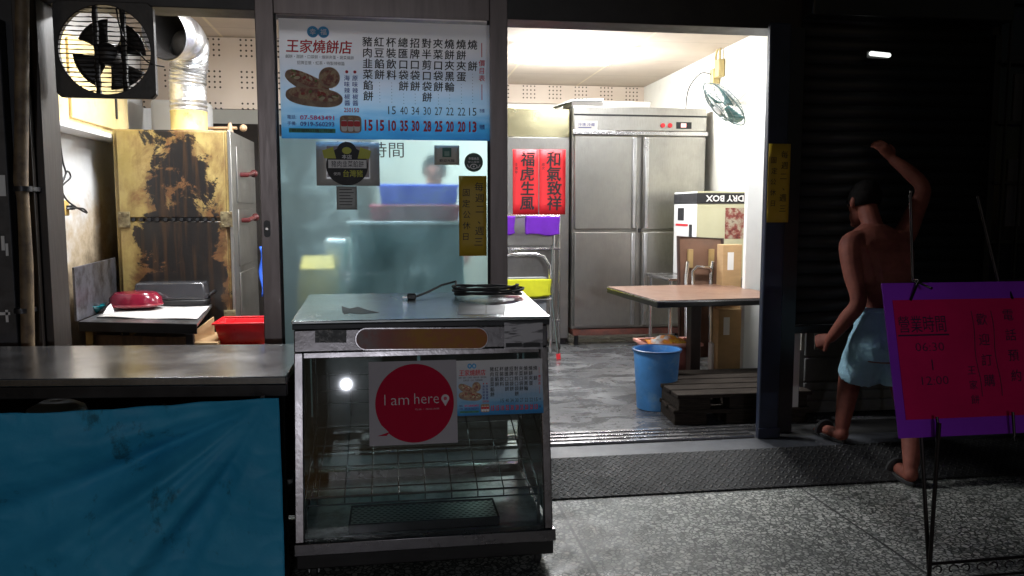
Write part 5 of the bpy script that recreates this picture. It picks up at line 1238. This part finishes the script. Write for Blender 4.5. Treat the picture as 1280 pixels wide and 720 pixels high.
put(b, '06:30', BX(1170), BZ(436), 41 * k2, 11 * k2, 0, -.0045, -.012); b.box(BX(1170), BX(1171.5), -.0045, -.004, BZ(465), BZ(452)); put(b, '12:00', BX(1172), BZ(478), 38 * k2, 11 * k2, 0, -.0045, -.012)
column(b, '歡迎訂購', BX(1250), BZ(390), 16 * k2, 27 * k2, 0, bold=.0, y=-.0045)
column(b, '王家餅', BX(1226), BZ(458), 12 * k2, 19 * k2, 0, bold=.0, y=-.0045)
for a in (1236, 1265): b.tube([(BX(a + 1.5 * math.sin(i)), -.0045, BZ(392 + i * 12)) for i in range(10)], .0012, 5)
column(b, '電話預約', BX(1290), BZ(385), 16 * k2, 27 * k2, 0, bold=.0, y=-.0045)
obj('lettering', b, M('blue_black_marker', (.03, .008, .06), .6), sg, local=True, smooth=None)
# stand
st = thing('sign_stand', 'black wire display stand with scroll ornaments holding the purple sign', 'stand', (2.1, 2.55, 0))
m_wire = M('black_wire', (.02, .014, .014), .4, .5)
q = P(1140, 350, y=2.66); b = B()
top = P(1138, 244, y=2.68); b.tube([top + Vector((.004, 0, .015)), top, Vector((q.x, 2.655, q.z)), Vector((q.x, 2.55, q.z - .02))], .005, 8); 
hk = P(1140, 376, y=2.61); b.tube([Vector((q.x, 2.655, q.z)), Vector((q.x, 2.62, q.z + .004)), Vector((hk.x, 2.618, hk.z))], .0045, 6); obj('hook_rod', b, m_wire, st)
b = B(); t0, t1 = P(1222, 245, y=2.72), P(1248, 352, y=2.68); b.tube([t0, t1], .005, 8); hk = P(1268, 374, y=2.61); b.tube([t1, Vector((hk.x, 2.66, P(1262, 350, y=2.66).z)), Vector((hk.x, 2.618, hk.z))], .0045, 6); obj('hook_rod', b, m_wire, st)
for (a_, c_, yy) in (((1156, 545), (1163, 740), 2.52), ((1171, 528), (1160, 740), 2.48)):
    p0, p1 = P(*a_, y=yy), P(*c_, y=2.46); d_ = (p1 - p0) / (p0.z - p1.z); p2 = p1 + d_ * (p1.z - .005)
    b = B(); b.tube([p0 + Vector((0, -.012 if a_[0] > 1160 else .02, .0)), p1, p2], .0075, 10); obj('leg', b, m_wire, st)
hk = P(1171, 521, y=2.485); b = B(); b.tube([hk, hk + Vector((0, -.006, -.02)), P(1171, 548, y=2.468), P(1171, 552, y=2.49)], .005, 8); obj('lower_hook', b, m_wire, st)
hk = P(1266, 515, y=2.485); b = B(); b.tube([hk, P(1268, 545, y=2.468), P(1270, 550, y=2.49)], .005, 8); obj('lower_hook', b, m_wire, st)
r0_, r1_ = P(1162, 705, y=2.46), P(1285, 693, y=2.46); dv = (r1_ - r0_); zr = r0_.z
ra, rb_ = Vector((r0_.x, 2.46, zr)), Vector((r0_.x + .72, 2.46, zr + .004))
b = B(); b.tube([ra, rb_], .006, 8); b.tube([ra + Vector((0, 0, -.06)), rb_ + Vector((0, 0, -.06))], .005, 8); obj('bottom_rail', b, m_wire, st)
for k in range(12):
    sx = ra.x + .035 + k * .055; mir = 1 if k % 2 else -1
    b = B(); b.tube([Vector((sx + mir * (.024 - .0022 * i) * math.cos(i * .5 + .3), 2.46, zr - .028 + (.024 - .0022 * i) * math.sin(i * .5 + .3))) for i in range(9)], .003, 6); obj('scroll', b, m_wire, st)
for x in (rb_.x,):
    b = B(); b.tube([(x, 2.46, .005), (x, 2.47, .6), (x, 2.66, 1.15)], .0075, 8); obj('leg', b, m_wire, st)
b = B(); b.tube([(2.78, 3.0, .005), (2.5, 2.7, 1.14)], .0075, 8); obj('rear_leg', b, m_wire, st)
b = B(); b.tube([(ra.x, 2.66, 1.10), (2.1, 2.72, 1.12), (rb_.x, 2.66, 1.15)], .006, 8); obj('top_rail', b, m_wire, st)

# ================================================================== PEOPLE
def limb(b, pts, rad, n=14, round_end=True):
    """smooth chain through pts"""
    pts = [Vector(p) for p in pts]; P_, R_ = [], []
    for i in range(len(pts) - 1):
        p0, p1, p2, p3 = pts[max(i - 1, 0)], pts[i], pts[i + 1], pts[min(i + 2, len(pts) - 1)]
        for k in range(6):
            t = k / 6; P_.append(.5 * ((2 * p1) + (p2 - p0) * t + (2 * p0 - 5 * p1 + 4 * p2 - p3) * t * t + (3 * p1 - p0 - 3 * p2 + p3) * t ** 3)); R_.append(rad[i] + (rad[i + 1] - rad[i]) * t)
    P_.append(pts[-1]); R_.append(rad[-1]); b.tube(P_, R_, n); b.ball(P_[0], R_[0], n=10)
    if round_end: b.ball(P_[-1], R_[-1], n=10)
def hand(b, wrist, d, nrm, side, curl):
    """wrist point, finger direction, palm normal (the side fingers curl to), thumb side sign, curl 0..1"""
    d = Vector(d).normalized(); nrm = Vector(nrm); nrm = (nrm - d * nrm.dot(d)).normalized(); s_ = d.cross(nrm).normalized() * side
    w = Vector(wrist); pal = []
    for t, hw_, ht in ((0, .022, .018), (.03, .034, .017), (.07, .041, .016), (.092, .038, .013)):
        c = w + d * t; pal.append([c + s_ * hw_ * math.cos(a) + nrm * ht * math.sin(a) for a in [2 * math.pi * k / 12 for k in range(12)]])
    b.rings(pal)
    for j, (off, L) in enumerate(((.029, .072), (.010, .082), (-.010, .076), (-.028, .06))):
        p = w + d * .085 + s_ * off; dd = d + s_ * off * (2.2 * (1 - curl)); dd.normalize(); pts = [w + d * .055 + s_ * off * .9, p]; rr_ = [.0095, .0095]; ang = 0
        for seg, fr_ in enumerate((.45, .32, .25)):
            ang = curl * R(80) + .14
            dd = (Matrix.Rotation(ang, 3, dd.cross(nrm).normalized()) @ dd).normalized(); p = p + dd * L * fr_; pts.append(p.copy()); rr_.append(.009 - .0009 * seg)
            nrm2 = nrm
        b.tube(pts, rr_, 8); b.ball(pts[-1], rr_[-1], n=8)
    tp_ = w + d * .025 + s_ * .026; t1_ = tp_ + (s_ * .7 + d * .6 + nrm * .3).normalized() * .042; t2_ = t1_ + (d * .8 + s_ * (.35 - .8 * curl) + nrm * (.2 + .6 * curl)).normalized() * .032
    b.tube([tp_ - s_ * .012, tp_, t1_, t2_], [.013, .0125, .011, .009], 8); b.ball(t2_, .009, n=8)
def oring(c, a, bb, yaw=0, n=20, pw=2.3):
    r = []
    for k in range(n):
        t = 2 * math.pi * k / n; cx_, sx_ = math.cos(t), math.sin(t)
        x = math.copysign(abs(cx_) ** (2 / pw), cx_) * a; y = math.copysign(abs(sx_) ** (2 / pw), sx_) * bb
        r.append((c[0] + x * math.cos(yaw) - y * math.sin(yaw), c[1] + x * math.sin(yaw) + y * math.cos(yaw), c[2]))
    return r
def head(b, c, f, up=Vector((0, 0, 1))):
    """skull, jaw, nose, ears; f = the way the face looks"""
    f = Vector(f).normalized(); s_ = f.cross(up).normalized(); c = Vector(c)
    def el(o, rx, ry, rz, n=16):
        prof = [(math.sin(math.pi * k / n), -math.cos(math.pi * k / n)) for k in range(n + 1)]
        b.rings([[o + s_ * rx * max(r, 1e-3) * math.cos(2 * math.pi * j / n) + f * ry * max(r, 1e-3) * math.sin(2 * math.pi * j / n) + up * rz * h for j in range(n)] for r, h in prof])
    el(c + up * .02, .076, .094, .092); el(c + f * .022 - up * .055, .056, .062, .062); el(c + f * .06 - up * .095, .03, .026, .022, 10)
    b.tube([c + f * .088 + up * .02, c + f * .104 - up * .012, c + f * .09 - up * .03], [.009, .014, .011], 8)
    el(c + f * .078 - up * .058, .026, .012, .009, 10); el(c + f * .082 + up * .034, .052, .012, .010, 10)
    for q_ in (-1, 1): el(c + s_ * .078 * q_ - f * .008 + up * .0, .012, .02, .032, 10)
    return f, s_
def hair(c, f, mat, parent):
    up = Vector((0, 0, 1)); f = Vector(f).normalized(); s_ = f.cross(up).normalized(); c = Vector(c); b = B(); rs = []
    n = 24
    for k in range(11):
        ph_ = math.pi * .66 * k / 10; r = []
        for j in range(n):
            a = 2 * math.pi * j / n; fr_ = math.sin(a); lim = ph_ * (1 - .42 * max(0, fr_)) ; rr_ = max(1e-3, math.sin(lim)); wob = 1 + .03 * math.sin(7 * a + 3 * k) + random.uniform(-.035, .035)
            r.append(c + up * .024 + s_ * .084 * wob * rr_ * math.cos(a) + f * .101 * wob * rr_ * math.sin(a) + up * .101 * math.cos(lim))
        rs.append(r)
    b.rings(rs, cap=True); return obj('hair', b, mat, parent, smooth=180)
def eyes(c, f, parent):
    up = Vector((0, 0, 1)); f = Vector(f).normalized(); s_ = f.cross(up).normalized(); c = Vector(c)
    for q_ in (-1, 1):
        b = B(); b.ball(c + f * .083 + s_ * .03 * q_ + up * .008, .011, n=10); obj('eye', b, M('eye', (.06, .045, .04), .15), parent)
m_hair = M('black_hair', (.008, .007, .007), .85, var=.5, scale=60, bump=.8, bscale=90, spec=.1)

pr = thing('person', 'shirtless person in light blue shorts and slippers reaching up at the shutter', 'person', (2.55, 3.85, 0))
b = B()
b.rings([oring((2.59, 3.86, .60), .13, .10), oring((2.587, 3.855, .70), .160, .120), oring((2.585, 3.86, .80), .155, .112), oring((2.583, 3.87, .89), .142, .098), oring((2.577, 3.885, .99), .150, .10), oring((2.568, 3.90, 1.09), .170, .108), oring((2.56, 3.915, 1.18), .186, .108), oring((2.556, 3.93, 1.245), .180, .090), oring((2.553, 3.945, 1.29), .12, .07), oring((2.551, 3.96, 1.32), .065, .058)])
limb(b, [(2.551, 3.955, 1.28), (2.55, 3.98, 1.335), (2.549, 4.02, 1.40)], [.062, .052, .054])
for sx in (-1, 1): b.ball((2.556 + sx * .085, 3.855, 1.15), .075, .035, .095, n=14)            # shoulder blades
HC = Vector((2.548, 4.055, 1.435)); fdir = (-.12, 1, -.28)
head(b, HC, fdir)
limb(b, [(2.45, 3.925, 1.235), (2.392, 3.905, 1.21), (2.375, 3.855, 1.08), (2.382, 3.80, .93), (2.35, 3.85, .83), (2.312, 3.925, .72)], [.06, .062, .05, .041, .041, .027])
hand(b, (2.312, 3.925, .72), (-.5, .75, -.35), (.75, .35, -.3), 1, 1.0)
limb(b, [(2.66, 3.925, 1.24), (2.72, 3.94, 1.265), (2.79, 3.965, 1.38), (2.86, 4.0, 1.51), (2.82, 4.06, 1.60), (2.755, 4.12, 1.675)], [.06, .06, .05, .04, .04, .027])
hand(b, (2.755, 4.12, 1.675), (-.5, .35, .8), (0, 1, -.3), -1, .18)
# legs
limb(b, [(2.505, 3.875, .70), (2.54, 3.99, .62), (2.575, 4.14, .52), (2.545, 4.12, .40), (2.50, 4.085, .24), (2.487, 4.075, .165)], [.095, .085, .062, .06, .044, .034])
limb(b, [(2.487, 4.075, .16), (2.478, 4.06, .142), (2.472, 4.13, .138), (2.46, 4.24, .127), (2.455, 4.275, .122)], [.036, .034, .034, .03, .018])
limb(b, [(2.665, 3.85, .70), (2.685, 3.86, .55), (2.70, 3.83, .385), (2.685, 3.755, .28), (2.625, 3.66, .13), (2.605, 3.635, .09)], [.095, .082, .06, .06, .042, .034])
limb(b, [(2.605, 3.635, .075), (2.598, 3.62, .05), (2.615, 3.70, .046), (2.635, 3.80, .038), (2.645, 3.84, .03)], [.036, .034, .034, .032, .018])
for k in range(5):                                                                                   # toes
    b.tube([(2.43 + k * .012, 4.25, .122), (2.428 + k * .0125, 4.295 - .006 * abs(k - 3), .118)], [.009, .008], 6); b.tube([(2.62 + k * .012, 3.82, .032), (2.625 + k * .0125, 3.87 - .006 * abs(k - 1), .028)], [.009, .008], 6)
body = obj('body', b, m_skin, pr, remesh=.0065)
hair(HC, fdir, m_hair, pr); eyes(HC, fdir, pr)
b = B()
b.rings([oring((2.59, 3.86, .61), .14, .11), oring((2.587, 3.853, .68), .172, .132), oring((2.586, 3.855, .76), .172, .13), oring((2.584, 3.864, .84), .162, .115), oring((2.583, 3.872, .885), .152, .108)])
limb(b, [(2.505, 3.875, .70), (2.53, 3.95, .61), (2.545, 4.02, .50)], [.108, .114, .118], round_end=False); limb(b, [(2.665, 3.85, .70), (2.685, 3.858, .60), (2.695, 3.85, .47)], [.108, .113, .118], round_end=False)
m_shorts = M('light_blue_cotton', (.27, .47, .58), .8, var=.12, bump=.8, bscale=9, bdist=.02)
so = obj('shorts', b, m_shorts, pr, remesh=.009)
tx = bpy.data.textures.new('cloth_folds', 'CLOUDS'); tx.noise_scale = .11; tx.noise_depth = 1
md = so.modifiers.new('folds', 'DISPLACE'); md.texture = tx; md.strength = .022; md.mid_level = .5; md.texture_coords = 'LOCAL'
b = B(); ring_ = [Vector(p) for p in oring((2.583, 3.872, .879), .155, .111, n=40)]; b.tube(ring_, .009, 8, closed=True, flat=1.5); obj('waistband', b, m_shorts, so)
def slipper(x, y, z, yaw, pitch):
    b = B(); out_ = []
    for k in range(28):
        a = 2 * math.pi * k / 28; yy = .13 * math.sin(a); ww = .042 * (1 + .18 * math.sin(a)); out_.append((ww * math.cos(a), yy, 0))
    m_ = Matrix.Translation((x, y, z)) @ Euler((pitch, 0, yaw)).to_matrix().to_4x4()
    b.prism([m_ @ Vector(p) for p in out_], m_.to_3x3() @ Vector((0, 0, .022))); o = obj('slipper', b, m_rubber, pr, bevel=.004)
    b = B(); b.tube([m_ @ Vector((.047 * math.cos(a), .05, .02 + .055 * math.sin(a))) for a in [math.pi * k / 10 for k in range(11)]], .012, 8, flat=1.8); obj('strap', b, m_rubber, o)
slipper(2.468, 4.165, .0985, R(6), 0); slipper(2.618, 3.715, .003, R(-10), R(1))

p2 = thing('person', 'dark haired person standing behind the blue tray beyond the frosty glass', 'person', (.29, 5.75, .1))
b = B(); Xc, Yc = .30, 5.78
b.rings([oring((Xc, Yc, .86), .16, .12), oring((Xc, Yc, 1.0), .145, .105), oring((Xc, Yc, 1.2), .17, .115), oring((Xc, Yc, 1.34), .185, .105), oring((Xc, Yc, 1.41), .17, .08), oring((Xc, Yc, 1.46), .07, .06)])
HC2 = Vector((Xc, Yc - .04, 1.66)); f2 = (-.2, -1, -.25)
limb(b, [(Xc, Yc, 1.43), (Xc, Yc - .01, 1.5), (Xc, Yc - .02, 1.58)], [.06, .052, .054]); head(b, HC2, (-.2, -1, -.1))
for sx in (-1, 1):
    limb(b, [(Xc + sx * .1, Yc, 1.385), (Xc + sx * .18, Yc, 1.36), (Xc + sx * .21, Yc - .02, 1.2), (Xc + sx * .21, Yc - .05, 1.08), (Xc + sx * .15, Yc - .17, 1.04), (Xc + sx * .09, Yc - .27, 1.04)], [.058, .058, .048, .04, .038, .027])
    hand(b, (Xc + sx * .09, Yc - .27, 1.04), (-sx * .3, -1, 0), (0, 0, -1), -sx, .4)
    limb(b, [(Xc + sx * .085, Yc, .88), (Xc + sx * .09, Yc, .55), (Xc + sx * .09, Yc + .01, .25), (Xc + sx * .09, Yc + .02, .17)], [.09, .06, .045, .036]); limb(b, [(Xc + sx * .09, Yc + .02, .16), (Xc + sx * .1, Yc - .06, .14), (Xc + sx * .105, Yc - .16, .125)], [.04, .036, .025])
obj('body', b, m_skin, p2, remesh=.009); hair(HC2, (-.2, -1, -.1), m_hair, p2); eyes(HC2, (-.2, -1, -.1), p2)
b = B(); b.rings([oring((Xc, Yc, .84), .175, .135), oring((Xc, Yc, 1.0), .16, .12), oring((Xc, Yc, 1.2), .183, .128), oring((Xc, Yc, 1.34), .2, .118), oring((Xc, Yc, 1.42), .18, .092), oring((Xc, Yc, 1.455), .085, .075)])
for sx in (-1, 1): limb(b, [(Xc + sx * .11, Yc, 1.38), (Xc + sx * .18, Yc, 1.36), (Xc + sx * .208, Yc - .01, 1.22)], [.07, .072, .066])
obj('shirt', b, M('pale_shirt', (.5, .52, .54), .8), p2, remesh=.01)
b = B(); b.rings([oring((Xc, Yc, .72), .15, .125), oring((Xc, Yc, .85), .178, .138), oring((Xc, Yc, .93), .17, .13)])
for sx in (-1, 1): limb(b, [(Xc + sx * .085, Yc, .85), (Xc + sx * .09, Yc, .55), (Xc + sx * .09, Yc + .015, .2)], [.1, .082, .07])
obj('trousers', b, M('dark_trousers', (.02, .02, .025), .8), p2, remesh=.01)

# ================================================================== STREET LAMP ACROSS THE ROAD (seen as a reflection in the case glass)
LP = Vector((-1.1, -13.0, 2.75))
sl = thing('street_lamp', 'street lamp across the road whose glare shows in the display glass', 'street lamp', (LP.x, LP.y - .5, -.13))
b = B(); b.cyl((LP.x, LP.y - .5, -.13), (LP.x, LP.y - .5, 3.1), .05, .04, 14); b.tube([(LP.x, LP.y - .5, 3.05), (LP.x, LP.y - .4, 3.16), (LP.x, LP.y, 3.05)], .03, 10); obj('pole', b, m_dkmetal, sl)
b = B(); b.lathe([(.05, .2), (.2, .14), (.24, .1), (.22, .1)], LP, 24); obj('lamp_shade', b, m_dkmetal, sl)
b = B(); b.ball(LP, .05, n=16); obj('lamp_globe', b, emis('street_lamp_glow', (.85, .92, 1), 60), sl)
ld = bpy.data.lights.new('street_side_beam', 'SPOT'); ld.energy = 950; ld.color = (.86, .9, 1); ld.shadow_soft_size = .06; ld.spot_size = R(24); ld.spot_blend = .9
lo = bpy.data.objects.new('street_side_beam', ld); COL.objects.link(lo); lo.parent = sl; lo.location = (0, .7, LP.z + .13)
lo.rotation_euler = (Vector((-.95, 3.0, 1.0)) - (LP + Vector((0, .2, 0)))).to_track_quat('-Z', 'Y').to_euler()
ld = bpy.data.lights.new('street_side_beam', 'SPOT'); ld.energy = 270; ld.color = (.86, .9, 1); ld.shadow_soft_size = .06; ld.spot_size = R(9); ld.spot_blend = 1  # added second beam: lifts the sign, narrow so the head stays dark
lo = bpy.data.objects.new('street_side_beam', ld); COL.objects.link(lo); lo.parent = sl; lo.location = (.1, .7, LP.z + .13)
lo.rotation_euler = (Vector((2.2, 3.0, .38)) - (LP + Vector((.1, .2, 0)))).to_track_quat('-Z', 'Y').to_euler()
ld = bpy.data.lights.new('street_lamp_spill', 'POINT'); ld.energy = 22; ld.color = (.86, .9, 1); ld.shadow_soft_size = .06
lo = bpy.data.objects.new('street_lamp_spill', ld); COL.objects.link(lo); lo.parent = sl; lo.location = (0, .7, LP.z + .13)
